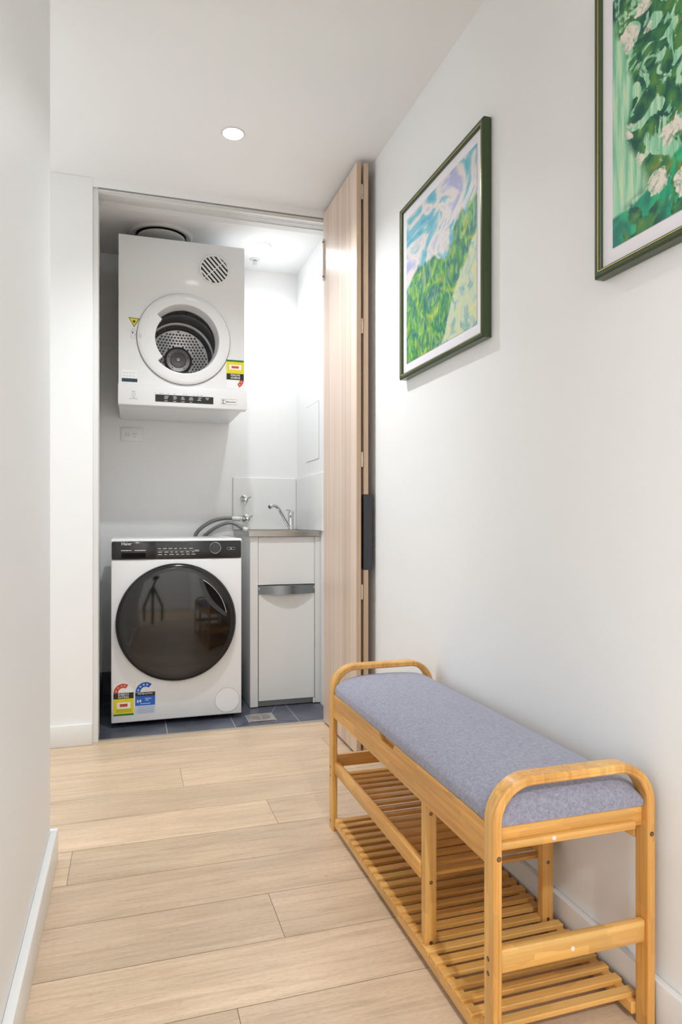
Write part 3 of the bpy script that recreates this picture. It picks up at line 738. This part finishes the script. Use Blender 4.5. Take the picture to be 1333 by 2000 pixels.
# stickers on the dryer
b = MB(); yb_ = TY0 - .0003
b.prism([(-.001, yb_, 1.9085), (.050, yb_, 1.9065), (.0243, yb_, 1.8635)], (0, -.0004, 0), M_stk)
b.prism([(.0038, yb_ - .0004, 1.9055), (.0452, yb_ - .0004, 1.904), (.0243, yb_ - .0004, 1.869)], (0, -.0003, 0), M_yel)
b.prism([(.0243, yb_ - .0007, 1.882), (.031, yb_ - .0007, 1.890), (.028, yb_ - .0007, 1.899), (.0243, yb_ - .0007, 1.892), (.0205, yb_ - .0007, 1.899), (.0178, yb_ - .0007, 1.890)], (0, -.0002, 0), M_stk)
part_label(b.build('warning_sticker', td, smooth=False), 'yellow and black flame warning triangle')
b = MB(); q = [(.0105, 1.8467), (.034, 1.8467), (.034, 1.8105), (.0105, 1.8105), (.0105, 1.8467)]
b.tube([(x, yb_, z) for x, z in q], .0006, M_txt_g, 6, 0); b.prism([(.014, yb_, 1.84), (.022, yb_, 1.842), (.018, yb_, 1.83)], (0, -.0004, 0), M_txt_k); b.tube([(.027, yb_, 1.835), (.030, yb_, 1.826), (.024, yb_, 1.820)], .0007, M_txt_g, 6); b.box(.012, .031, yb_ - .0003, yb_, 1.853, 1.8545, M_txt_g)
b.build('pictogram_sticker', td)
b = MB(); b.box(-.0325, .0402, yb_ - .0004, yb_, 1.602, 1.660, M_white); b.box(-.0317, .0397, yb_ - .0009, yb_ - .0004, 1.602, 1.6185, M_navy)
for i in range(4):
    for j in range(2): b.box(-.026 + i * .015, -.017 + i * .015, yb_ - .0007, yb_ - .0004, 1.629 + j * .015, 1.6305 + j * .015, M_txt_g)
b.build('rating_plate', td, smooth=False)
b = MB(); rect(b, .4625, .548, 1.6005, 1.7405, yb_, M_white); rect(b, .4625, .548, 1.731, 1.7405, yb_ - .0004, M_grn); rect(b, .4625, .548, 1.6725, 1.731, yb_ - .0004, M_yel); rect(b, .4625, .548, 1.642, 1.6725, yb_ - .0004, M_stk)
rect(b, .476, .536, 1.692, 1.717, yb_ - .0008, M_white); rect(b, .487, .523, 1.699, 1.710, yb_ - .0012, M_red)
arc(b, .5055, 1.642, yb_ - .0006, .0225, .0415, R(-62), R(0), M_red)
for a in (-17, -46): star(b, .5055 + .032 * math.cos(R(a)), 1.642 + .032 * math.sin(R(a)), yb_ - .0007, .0048, M_lblu)
s3 = b.build('energy_sticker', td, smooth=False)
text('ENERGY', .0135, (.5055, yb_ - .0009, 1.6565), M_white, 'sticker_text', s3, spin=PI, align='CENTER', stretch=.95)
text('RATING', .0135, (.5055, yb_ - .0009, 1.6695), M_white, 'sticker_text', s3, spin=PI, align='CENTER', stretch=.95)
s3['label'] = 'yellow energy rating sticker stuck upside down'

# ------------------------------------------------------------------ sink cabinet
CX0, CX1, CY0 = .582, XW - .001, 3.392
sk = thing('laundry_sink_cabinet', 'narrow white laundry sink cabinet with steel top and one door', 'cabinet', (.765, 3.64, 0))
b = MB(); b.box(CX0, .6215, CY0, CY0 + .018, 0.004, .862, M_cab, .001, 1); b.box(.9185, CX1, CY0, CY0 + .018, 0.004, .862, M_cab, .001, 1)
b.box(CX0, CX0 + .015, CY0 + .018, YB - .010, 0.004, .862, M_cab); b.box(CX1 - .015, CX1, CY0 + .018, YB - .010, 0.004, .862, M_cab)
b.box(CX0 + .015, CX1 - .015, YB - .02, YB - .010, 0.004, .862, M_cab); b.box(CX0 + .015, CX1 - .015, CY0 + .03, YB - .02, .035, .05, M_cab); b.build('carcass', sk, smooth=False)
b = MB(); b.box(.623, .917, CY0 + .002, CY0 + .018, .6175, .861, M_cab, .001, 1); b.build('upper_panel', sk, smooth=False)
b = MB(); b.box(.6245, .9155, CY0 - .003, CY0 + .014, .033, .606, M_cab, .0015, 1); cd = b.build('cabinet_door', sk, smooth=False)
b = MB(); n = 20; prev = None
def hy(t): return CY0 - .004 - .034 * math.sin(PI * t) ** .9 if 0 < t < 1 else CY0 - .004
top = [(.6245 + .291 * i / n, hy(i / n)) for i in range(n + 1)]
for i in range(n):
    (xa, ya), (xb2, yb2) = top[i], top[i + 1]
    b.poly([(xa, ya, .571), (xb2, yb2, .571), (xb2, yb2 + .004, .6145), (xa, ya + .004, .6145)], M_pull)
    b.poly([(xa, ya + .004, .6145), (xb2, yb2 + .004, .6145), (xb2, CY0 + .01, .6145), (xa, CY0 + .01, .6145)], M_pull)
    b.poly([(xa, ya, .571), (xa, CY0 + .0, .571), (xb2, CY0 + .0, .571), (xb2, yb2, .571)], M_pull)
bmesh.ops.remove_doubles(b.bm, verts=b.bm.verts[:], dist=1e-6)
part_label(b.build('door_handle', cd, ang=40), 'bowed grey metal pull across the door top')
b = MB(); b.box(.6245, .9185, CY0 + .012, CY0 + .018, .004, .038, M_kick); b.build('kick_strip', sk, smooth=False)
b = MB(); b.box(.907, .917, CY0 - .006, CY0 + .004, .005, .030, M_plastic, .002, 1); b.build('door_bumper', sk)
b = MB(); zt = .889
for q in ((CX0 - .008, CX1, CY0 - .016, 3.44), (CX0 - .008, CX1, 3.76, YB - .010), (CX0 - .008, .615, 3.44, 3.76), (.915, CX1, 3.44, 3.76)):
    b.box(q[0], q[1], q[2], q[3], zt - .004, zt, M_steel)
b.box(CX0 - .008, CX1, CY0 - .016, CY0 - .012, .863, zt - .004, M_steel); b.box(CX0 - .008, CX0 - .004, CY0 - .012, YB - .010, .863, zt - .004, M_steel)
st = b.build('steel_top', sk, smooth=False)
b = MB(); x0, x1, y0, y1, z0, z1 = .615, .915, 3.44, 3.76, .66, zt
P = lambda x, y, z: (x, y, z)
b.poly([P(x0, y0, z1), P(x0, y1, z1), P(x0 + .02, y1 - .02, z0), P(x0 + .02, y0 + .02, z0)], M_steel); b.poly([P(x1, y1, z1), P(x1, y0, z1), P(x1 - .02, y0 + .02, z0), P(x1 - .02, y1 - .02, z0)], M_steel)
b.poly([P(x1, y0, z1), P(x0, y0, z1), P(x0 + .02, y0 + .02, z0), P(x1 - .02, y0 + .02, z0)], M_steel); b.poly([P(x0, y1, z1), P(x1, y1, z1), P(x1 - .02, y1 - .02, z0), P(x0 + .02, y1 - .02, z0)], M_steel)
b.poly([P(x0 + .02, y0 + .02, z0), P(x0 + .02, y1 - .02, z0), P(x1 - .02, y1 - .02, z0), P(x1 - .02, y0 + .02, z0)], M_steel)
b.build('basin', st, smooth=False)

# tiled splashback behind the sink
b = MB(); b.box(.570, XW - .008, YB - .008, YB, zt + .002, 1.190, M_tile_w, .0015, 1); b.box(XW - .008, XW, 3.33, YB - .008, zt + .002, 1.190, M_tile_w, .0015, 1)
b.box(.5685, .570, YB - .008, YB, zt + .002, 1.190, M_grout)
tag(b.build('splashback'), 'low white gloss tiled splashback behind the steel sink', 'splashback')

# mixer tap
mt = thing('sink_mixer_tap', 'chrome single-lever mixer tap at the back of the steel sink', 'tap', (.886, 3.80, zt))
b = MB(); b.lathe([(0, 0), (.024, 0), (.024, .004), (.018, .008), (.0165, .012), (.0165, .080), (.0175, .084), (.0175, .100), (.012, .108), (0, .110)], (.886, 3.80, zt), (0, 0, 1), M_chrome, 32); b.build('tap_body', mt)
b = MB(); b.tube([(.878, 3.795, .905), (.855, 3.775, .935), (.825, 3.75, .976), (.803, 3.735, 1.008), (.785, 3.722, 1.022), (.766, 3.708, 1.027), (.752, 3.700, 1.024)], .0088, M_chrome, 16, 6)
b.cyl((.757, 3.703, 1.026), (.741, 3.692, 1.018), .0115, M_chrome, 20, bev=.001); b.build('spout', mt)
b = MB(); b.tube([(.888, 3.80, .996), (.872, 3.788, 1.002), (.852, 3.772, 1.003)], .0045, M_chrome, 10, 5); b.build('lever', mt)

# washing machine taps on the tiles
def wall_tap(x, z, label, rot):
    t = thing('wall_tap', label, 'tap', (x, YB - .008, z), 'washing machine taps')
    y = YB - .008
    b = MB(); b.lathe([(.023, 0), (.0225, .004), (.015, .010), (.011, .014), (.011, .045), (.0145, .048), (.0145, .062), (.010, .066), (0, .066)], (x, y, z), (0, -1, 0), M_chrome, 32); b.build('tap_body', t)
    b = MB(); b.lathe([(0, .084), (.008, .083), (.013, .078), (.013, .066)], (x, y, z), (0, -1, 0), M_chrome, 24)
    for k in range(3):
        a = rot + k * 2 * PI / 3; b.cyl((x, y - .074, z), (x + .031 * math.cos(a), y - .080, z + .031 * math.sin(a)), .0042, M_chrome, 10, r2=.0034, bev=.001)
    b.build('tap_handle', t)
    return t
wall_tap(.6315, 1.066, 'chrome wall tap on white tiles, the upper one with no hose', R(22))
t2 = wall_tap(.641, .957, 'chrome wall tap on white tiles, the lower one with grey hose attached', R(28))
b = MB(); b.cyl((.641, YB - .045, .957), (.600, YB - .05, .953), .0075, M_chrome, 18); b.lathe([(.0105, 0), (.0115, .004), (.0115, .012), (.0105, .016)], (.612, YB - .0485, .9535), (-1, 0, 0), M_chrome, 6)
b.cyl((.641, YB - .05, .957), (.641, YB - .078, .953), .013, M_chrome, 20); b.build('outlet', t2)
# hoses
def hose(pts, r, label, name, nut=None):
    b = MB(); b.tube(pts, r, M_hose, 16, 12)
    bm = b.bm
    o = b.build(name); tag(o, label, 'hose', 'washing machine hoses')
    return o
h1 = hose([(.575, YB - .050, .954), (.548, YB - .052, .957), (.507, YB - .056, .956), (.458, YB - .058, .945), (.412, YB - .058, .922), (.372, YB - .058, .890), (.352, YB - .058, .855), (.345, YB - .06, .79), (.345, YB - .06, .70)], .0105,
          'grey inlet hose arching from the lower wall tap down behind washer', 'inlet_hose')
b = MB(); b.cyl((.604, YB - .050, .9535), (.572, YB - .050, .954), .0135, M_nut, 18, bev=.002); b.cyl((.574, YB - .050, .954), (.556, YB - .051, .957), .0118, M_nut, 18)
b.build('hose_nut', h1)
h2 = hose([(.628, 3.79, .893), (.604, 3.80, .902), (.580, 3.81, .919), (.553, 3.82, .930), (.526, 3.825, .930), (.490, 3.83, .918), (.455, 3.835, .900), (.418, 3.84, .872), (.395, 3.845, .84), (.385, 3.845, .76)], .0095,
          'grey drain hose hooked over the steel sink edge', 'drain_hose')
b = MB(); b.cyl((.634, 3.787, .8915), (.613, 3.796, .899), .0115, M_nut, 16, bev=.001); b.build('hose_hook', h2)

# floor drain
fd = thing('floor_drain', 'square steel floor drain with round slotted grate in dark tiles', 'drain', (DX, DY, 0.0))
b = MB(); b.lathe([(.047, .0), (.047, .002)], (DX, DY, 0), (0, 0, 1), M_alu, 40)
t = bmesh.new(); n = 40; ci = [t.verts.new((DX + .046 * math.cos(2 * PI * i / n), DY + .046 * math.sin(2 * PI * i / n), .0025)) for i in range(n)]
def sq(a):
    c, s_2 = math.cos(a), math.sin(a); k = dh / max(abs(c), abs(s_2)); return (DX + c * k, DY + s_2 * k, .0018)
ou = [t.verts.new(sq(2 * PI * i / n)) for i in range(n)]
for i in range(n): t.faces.new((ci[i], ou[i], ou[(i + 1) % n], ci[(i + 1) % n]))
b._merge(t, M_alu); b.build('surround', fd)
b = MB(); b.lathe([(.046, .0008), (0, .0008)], (DX, DY, 0), (0, 0, 1), M_hole, 40)
for k in range(-4, 5):
    off = k * .0100; L_ = math.sqrt(.0455 ** 2 - off ** 2); b.box(DX - L_, DX + L_, DY + off - .0027, DY + off + .0027, .001, .0028, M_alu)
b.box(DX - .003, DX + .003, DY - .044, DY + .044, .001, .0026, M_alu); b.build('grate', fd, smooth=False)

# power outlet
po = thing('power_outlet', 'white wall power outlet with one switch below the dryer', 'power outlet', (.017, YB, 1.378))
b = MB(); b.box(-.041, .0745, YB - .009, YB - .0005, 1.378, 1.452, M_plastic, .003, 2); b.build('cover_plate', po)
b = MB(); b.box(-.016, .002, YB - .0125, YB - .009, 1.409, 1.4195, M_plastic, .002, 1); b.box(-.017, .003, YB - .0094, YB - .009, 1.408, 1.4205, M_txt_g); b.build('switch', po)
b = MB()
for cx, cz, a in ((.024, 1.418, 30), (.037, 1.418, -30), (.0305, 1.403, 0)):
    b.box(cx - .0011, cx + .0011, YB - .0096, YB - .009, cz - .0045, cz + .0045, M_txt_k, rot=Matrix.Rotation(R(a), 3, 'Y'), piv=(cx, YB, cz))
b.build('socket_slots', po)

# access panel in the laundry's right wall
b = MB(); b.box(XW - .002, XW, 3.42, 3.675, 1.268, 1.569, M_wall, .0006, 1)
for q in ((3.418, 3.42, 1.266, 1.571), (3.675, 3.677, 1.266, 1.571)): b.box(XW - .0008, XW, *q, M_txt_g)
b.box(XW - .0008, XW, 3.42, 3.675, 1.266, 1.268, M_txt_g); b.box(XW - .0008, XW, 3.42, 3.675, 1.569, 1.571, M_txt_g)
tag(b.build('access_panel', smooth=False), 'flush white access panel in the wall above the sink', 'access panel')

# ------------------------------------------------------------------ ceiling fittings
def downlight(x, y, label, r=.036):
    t = thing('ceiling_downlight', label, 'ceiling light', (x, y, H), 'recessed ceiling downlights')
    b = MB(); b.lathe([(r, .003), (r + .003, .0035), (r + .007, .002), (r + .009, 0)], (x, y, H), (0, 0, -1), M_vent, 40); b.build('trim_ring', t)
    b = MB(); b.lathe([(r + .001, .004), (0, .0045)], (x, y, H), (0, 0, -1), M_lamp, 40); b.build('lamp_face', t)
    return t
downlight(.373, 2.549, 'small round glowing downlight in the hallway ceiling')
downlight(.673, 3.54, 'small round glowing downlight in the laundry ceiling above the sink')
downlight(.373, -1.25, 'round ceiling downlight in the hallway behind the viewpoint')
downlight(-.95, 2.55, 'unseen ceiling downlight added in the side entry left of the laundry')  # fitting added to go with the unseen entry lamp
ex = thing('exhaust_vent', 'round white ceiling exhaust vent partly hidden behind the dryer top', 'vent', (.158, 3.565, H))
b = MB(); b.lathe([(.155, 0), (.155, .006), (.146, .014), (.128, .012), (.122, .002)], (.158, 3.565, H), (0, 0, -1), M_vent, 64); b.lathe([(.124, .002), (0, .002)], (.158, 3.565, H), (0, 0, -1), M_hole, 48); b.build('vent_ring', ex)
b = MB(); b.lathe([(0, .014), (.112, .014), (.117, .018), (.117, .022), (.108, .027), (0, .031)], (.158, 3.565, H), (0, 0, -1), M_vent, 64); b.build('centre_disc', ex)
sp = thing('fire_sprinkler', 'small fire sprinkler head on the laundry ceiling', 'sprinkler', (.667, 3.74, H))
b = MB(); b.lathe([(.030, 0), (.029, .004), (.012, .007), (.010, .0)], (.667, 3.74, H), (0, 0, -1), M_vent, 32); b.build('escutcheon', sp)
b = MB(); b.cyl((.667, 3.74, H - .001), (.667, 3.74, H - .024), .005, M_chrome, 12); b.lathe([(0, .0), (.013, .0), (.013, .0016), (0, .0016)], (.667, 3.74, H - .026), (0, 0, -1), M_chrome, 20)
for s_ in (-1, 1): b.tube([(.667 + s_ * .008, 3.74, H - .004), (.667 + s_ * .010, 3.74, H - .014), (.667 + s_ * .003, 3.74, H - .026)], .0016, M_chrome, 8, 4)
b.build('sprinkler_head', sp)

# ------------------------------------------------------------------ framed prints
def picture(yfar, ynear, z0, z1, label, kind, printlabel):
    root = thing('framed_print', label, 'picture', (XW, (yfar + ynear) / 2, z0), 'green framed prints on the wall')
    xf = XW - .028; w = .018; b = MB()
    prof = [(0, XW - .002), (0, xf + .004), (.004, xf), (.0095, xf), (.0105, xf + .0012), (.0115, xf + .0012), (.0125, xf + .001), (w - .0015, xf + .0025), (w, xf + .005), (w, XW - .014)]
    cs = [(yfar, z1, -1, -1), (ynear, z1, 1, -1), (ynear, z0, 1, 1), (yfar, z0, -1, 1)]
    t = bmesh.new(); rows = [[t.verts.new((x, cy + sy * d, cz + sz * d)) for d, x in prof] for cy, cz, sy, sz in cs]
    for i in range(4):
        a, c = rows[i], rows[(i + 1) % 4]
        for k in range(len(prof) - 1): t.faces.new((a[k], a[k + 1], c[k + 1], c[k]))
    bmesh.ops.recalc_face_normals(t, faces=t.faces[:])
    b._merge(t, M_green); fr = b.build('frame', root, smooth=False)
    # thin gilt line let into the moulding
    b = MB(); d0, d1, x = .0118, .0136, xf + .0004
    A = [(yfar - d0, z1 - d0), (ynear + d0, z1 - d0), (ynear + d0, z0 + d0), (yfar - d0, z0 + d0)]; B = [(yfar - d1, z1 - d1), (ynear + d1, z1 - d1), (ynear + d1, z0 + d1), (yfar - d1, z0 + d1)]
    for i in range(4):
        j = (i + 1) % 4
        b.poly([(x, *A[i]), (x, *A[j]), (x, *B[j]), (x, *B[i])], M_gold); b.poly([(x, *B[i]), (x, *B[j]), (x + .002, *B[j]), (x + .002, *B[i])], M_gold); b.poly([(x, *A[j]), (x, *A[i]), (x + .002, *A[i]), (x + .002, *A[j])], M_gold)
    part_label(b.build('gilt_line', fr, smooth=False), 'thin gold line in the frame')
    xm = xf + .0095; b = MB(); b.box(xm, xm + .004, ynear + w - .002, yfar - w + .002, z0 + w - .002, z1 - w + .002, M_mat_b); b.build('mount', root, smooth=False)
    mw = w + .030; bm = bmesh.new(); uvl = bm.loops.layers.uv.new('UVMap')
    off = Vector(root.location)
    q = [((xm - .0008, yfar - mw, z0 + mw), (0, 0)), ((xm - .0008, ynear + mw, z0 + mw), (1, 0)), ((xm - .0008, ynear + mw, z1 - mw), (1, 1)), ((xm - .0008, yfar - mw, z1 - mw), (0, 1))]
    f = bm.faces.new([bm.verts.new(Vector(p) - off) for p, _ in q])
    for lp, (_, uv) in zip(f.loops, q): lp[uvl].uv = uv
    bmesh.ops.solidify(bm, geom=[f], thickness=-.0006) if False else None
    me = bpy.data.meshes.new('art_print'); bm.to_mesh(me); bm.free(); me.materials.append(print_mat('print_' + kind, kind))
    o = bpy.data.objects.new('art_print', me); C.objects.link(o); o.parent = root; o['label'] = printlabel
    return root
picture(2.250, 1.651, 1.442, 2.044, 'green framed print of blue-white sky and green brushwork, fully in view', 'field', 'loose green, blue and white brushwork')
picture(1.189, .590, 1.440, 2.042, 'green framed print of pale blossoms on green, nearest the camera and cropped', 'bloom', 'pale blooms over mint green brushwork')

# ------------------------------------------------------------------ storage bench
BX0, BX1 = .590, .9255      # outer faces of the hoops
BYN, BYF = 1.020, 2.012     # near and far edge of the bench
HW, HT, BH = .036, .0165, .500
bn = thing('storage_bench', 'bamboo shoe bench with grey cushion and two slatted shelves along the wall', 'bench', ((BX0 + BX1) / 2, (BYN + BYF) / 2, 0))
def hoop(y0):
    # path of the centre line in XZ, rounded top corners
    r = .078; pts = []; xa, xb2, zt_ = BX0, BX1, BH
    pts.append((xa, 0.0, -1, 0)); pts.append((xa, .2, -1, 0)); pts.append((xa, zt_ - r, -1, 0))
    for i in range(1, 13):
        a = PI - (PI / 2) * i / 12; pts.append((xa + r + r * math.cos(a), zt_ - r + r * math.sin(a), math.cos(a), math.sin(a)))
    for i in range(0, 13):
        a = PI / 2 - (PI / 2) * i / 12; pts.append((xb2 - r + r * math.cos(a), zt_ - r + r * math.sin(a), math.cos(a), math.sin(a)))
    pts.append((xb2, .2, 1, 0)); pts.append((xb2, 0, 1, 0))
    # section: n = depth inward from the outer face, y across the width
    c = .0028
    sec = [(0, c), (0, HW - c), (c, HW), (HT * .5 - .0012, HW), (HT * .5, HW - .0008), (HT * .5 + .0012, HW), (HT - c, HW), (HT, HW - c), (HT, c), (HT - c, 0), (HT * .62, 0), (HT * .56, .0009), (HT * .5, 0), (c, 0)]
    t = bmesh.new(); rows = []
    for x, z, nx, nz in pts: rows.append([t.verts.new((x - nx * n_, y0 + y_, z - nz * n_)) for n_, y_ in sec])
    for p, q in zip(rows, rows[1:]):
        for i in range(len(sec)): t.faces.new((p[i], p[(i + 1) % len(sec)], q[(i + 1) % len(sec)], q[i]))
    t.faces.new(rows[0]); t.faces.new(rows[-1]); bmesh.ops.recalc_face_normals(t, faces=t.faces[:])
    b = MB(); b._merge(t, M_bam['z']); return b.build('end_hoop', bn, ang=28)
def screw(par, p, d, r=.0042):
    """countersunk bolt: dark recess with the bolt head inside, d = outward direction"""
    b = MB(); d = Vector(d); p = Vector(p)
    b.lathe([(r, .0003), (r * .98, .0005), (r * .7, .0004)], p, d, M_brown, 16); b.lathe([(r * .7, .0004), (0, .0006)], p, d, M_screw, 12); b.build('screw', par)
hn = hoop(BYN); hf = hoop(BYF - HW)
for hp, y0 in ((hn, BYN), (hf, BYF - HW)):
    for z in (.188, .163): screw(hp, (BX0, y0 + .020, z), (-1, 0, 0))
    for z in (.025,): screw(hp, (BX0, y0 + .020, z), (-1, 0, 0))
for x in (BX0 + .0095, BX1 - .0095): screw(hn, (x, BYN, .3665), (0, -1, 0), .0044)
# seat frame rails
AY0, AY1 = BYN + HW, BYF - HW
def long_rail(x0, x1, z0, z1, name, notch=False):
    b = MB(); yc = 1.535; hw = .052; dp = .016
    if notch:
        pts = [(x0, AY0, z0), (x0, AY1, z0), (x0, AY1, z1), (x0, yc + hw, z1)]
        for i in range(11):
            a = i / 10; y = yc + hw - 2 * hw * a; s_3 = min(1, min(a, 1 - a) / .12); pts.append((x0, y, z1 - dp * math.sin(s_3 * PI / 2)))
        pts += [(x0, yc - hw, z1), (x0, AY0, z1)]
        b.prism(pts, (x1 - x0, 0, 0), M_bam['y'])
    else: b.box(x0, x1, AY0, AY1, z0, z1, M_bam['y'], .002, 2)
    return b.build(name, bn, ang=28)
lr = long_rail(BX0 + .004, BX0 + .018, .345, .414, 'seat_rail', True); long_rail(BX1 - .018, BX1 - .004, .345, .414, 'seat_rail')
b = MB(); b.box(BX0 + HT, BX1 - HT, BYN + .016, BYN + .030, .377, .4175, M_bam['x'], .002, 2)
b.box(BX0 + HT, BX1 - HT - .022, BYN + .006, BYN + .017, .376, .3905, M_bam['x'], .003, 2); er = b.build('end_rail', bn, ang=28)
b = MB(); b.lathe([(.0042, 0), (.0038, .0012), (0, .0016)], (.712, BYN + .006, .3850), (0, -1, 0), M_cap, 16); part_label(b.build('dowel_cap', er), 'pale round dowel cap')
b = MB(); b.box(BX0 + HT, BX1 - HT, BYF - .030, BYF - .016, .366, .4175, M_bam['x'], .002, 2); b.build('end_rail', bn, ang=28)
# lid board under the cushion
b = MB(); b.box(BX0 + .0182, BX1 - .0182, AY0 - .002, AY1 + .002, .390, .4155, M_bam['y'], .001, 1); lid = b.build('lid_board', bn)
# cushion
def cushion():
    x0, x1, y0, y1, zb = BX0 + .0070, BX1 - .0070, BYN + .012, BYF - .012, .4160
    nx, ny = 40, 90; t = bmesh.new(); g_ = []
    def prof(d, rad):
        q = max(0., min(1., d / rad)); return math.sqrt(1 - (1 - q) ** 2)
    for i in range(nx + 1):
        row = []
        u = i / nx; u = .5 - .5 * math.cos(PI * u); x = x0 + (x1 - x0) * u
        for j in range(ny + 1):
            v = j / ny; v = .5 - .5 * math.cos(PI * v); y = y0 + (y1 - y0) * v
            dx_ = min(x - x0, x1 - x); dy_ = min(y - y0, y1 - y)
            hgt = .013 + .032 * prof(dx_ + .001, .085) * (0.25 + .75 * prof(dy_ + .0005, .030)) + .008 * math.sin(PI * u)
            # corners pulled in
            yy = y; xx = x
            if y < BYN + HW + .003 or y > BYF - HW - .003: xx = (x0 + x1) / 2 + (x - (x0 + x1) / 2) * ((x1 - x0 - .021) / (x1 - x0))
            if dy_ < .03 and dx_ < .03: hgt -= .004 * (1 - dy_ / .03) * (1 - dx_ / .03)
            row.append(t.verts.new((xx, yy, zb + hgt)))
        g_.append(row)
    for i in range(nx):
        for j in range(ny): t.faces.new((g_[i][j], g_[i + 1][j], g_[i + 1][j + 1], g_[i][j + 1]))
    loop = [g_[i][0] for i in range(nx + 1)] + [g_[nx][j] for j in range(1, ny + 1)] + [g_[i][ny] for i in range(nx - 1, -1, -1)] + [g_[0][j] for j in range(ny - 1, 0, -1)]
    mid = []; bot = []
    cx, cy = (x0 + x1) / 2, (y0 + y1) / 2
    for v in loop:
        ox = .002 * (1 if v.co.x > cx else -1) if 0 else 0
        mid.append(t.verts.new((v.co.x + ox, v.co.y, zb + .004))); bot.append(t.verts.new((v.co.x + (-ox * 2), v.co.y, zb - .001)))
    n = len(loop)
    for i in range(n):
        j = (i + 1) % n; t.faces.new((loop[j], loop[i], mid[i], mid[j])); t.faces.new((mid[j], mid[i], bot[i], bot[j]))
    t.faces.new(bot); bmesh.ops.recalc_face_normals(t, faces=t.faces[:])
    b = MB(); b._merge(t, M_fabric); return b.build('cushion', bn, ang=70)
part_label(cushion(), 'padded grey fabric seat cushion')
# lower shelf
SY = [AY0 + .012 + i * .03765 for i in range(24)]
b = MB()
for y in SY: b.box(BX0 + .003, BX1 - .003, y, y + .0205, .0355, .0455, M_bam['x'], .0012, 1)
ls = b.build('lower_shelf', bn, ang=28)
for x0, x1 in ((BX0 + .006, BX0 + .024), (BX1 - .024, BX1 - .006)):
    b = MB(); b.box(x0, x1, AY0 - .001, AY1 + .001, .0135, .0357, M_bam['y'], .0015, 1)
    # raised lands between the slats let the rail read as notched
    for y in SY: b.box(x0, x1 , y + .0205, min(y + .03765, AY1), .0357, .0395, M_bam['y'])
    b.build('shelf_rail', ls, ang=28)
# lower cross rail at near and far ends
for y0, tag_ in ((BYN + .008, 1), (BYF - .024, 0)):
    z0, z1 = (.165, .2055) if tag_ else (.188, .226)
    b = MB(); b.box(BX0 + HT, BX1 - HT + .0, y0, y0 + .015, z0, z1, M_bam['x'], .0028, 2); cr_ = b.build('cross_rail', bn, ang=28)
    if tag_:
        b = MB(); b.lathe([(.0042, 0), (.0038, .0012), (0, .0016)], (.752, y0, .182), (0, -1, 0), M_cap, 16); part_label(b.build('dowel_cap', cr_), 'pale round dowel cap')
# middle posts
PYM = 1.322
for x0, x1 in ((BX0 + .010, BX0 + .037), (BX1 - .037, BX1 - .010)):
    b = MB(); b.box(x0, x1, PYM, PYM + .021, .022, .350, M_bam['z'], .0018, 2); pst = b.build('middle_post', bn, ang=28)
    for z in (.318, .172, .044): screw(pst, ((x0 + x1) / 2, PYM, z), (0, -1, 0), .004)
# upper half-length shelf
US = [PYM + .030 + i * .03765 for i in range(17)]
US = [y for y in US if y + .0205 < AY1 + .012]
b = MB()
for y in US: b.box(BX0 + .012, BX1 - .012, y, y + .0190, .168, .176, M_bam['x'], .0012, 1)
us = b.build('upper_shelf', bn, ang=28)
for x0, x1 in ((BX0 + .006, BX0 + .022), (BX1 - .022, BX1 - .006)):
    b = MB(); b.box(x0, x1, PYM + .021, AY1 + .001, .174, .209, M_bam['y'], .002, 2)
    b.build('shelf_rail', us, ang=28)

# ------------------------------------------------------------------ tripod the photograph was taken from (seen mirrored in the washer door)
tp = thing('camera_tripod', 'black camera tripod mirrored in the round washing machine door', 'tripod', (0, -.13, 0))
b = MB(); b.cyl((0, -.13, .50), (0, -.13, .86), .026, M_blackm, 16); b.cyl((0, -.13, .60), (0, -.13, .66), .035, M_blackm, 20); b.build('centre_column', tp)
for k in range(3):
    a = R(90 + 120 * k); c, s_ = math.cos(a), math.sin(a)
    b = MB(); b.tube([(.03 * c, -.13 + .03 * s_, .63), (.19 * c, -.13 + .19 * s_, .30), (.30 * c * .62, -.13 + .30 * s_ * .98 if s_ < 0 else -.13 + .30 * s_, .024)], .021, M_blackm, 10, 0); b.build('leg', tp)
b = MB(); b.box(-.03, .03, -.16, -.10, .86, .89, M_blackm, .004, 2); b.build('tripod_head', tp)
cb = thing('photo_camera', 'black camera mounted on the tripod mirrored in the washer door', 'camera', (0, -.13, .89))
b = MB(); b.box(-.07, .07, -.165, -.095, .89, .985, M_blackm, .01, 3); b.box(-.03, .03, -.15, -.10, .985, 1.01, M_blackm, .006, 2); b.build('camera_body', cb)
b = MB(); b.cyl((0, -.096, .94), (0, -.045, .94), .034, M_blackm, 32, bev=.003); b.build('lens', cb)
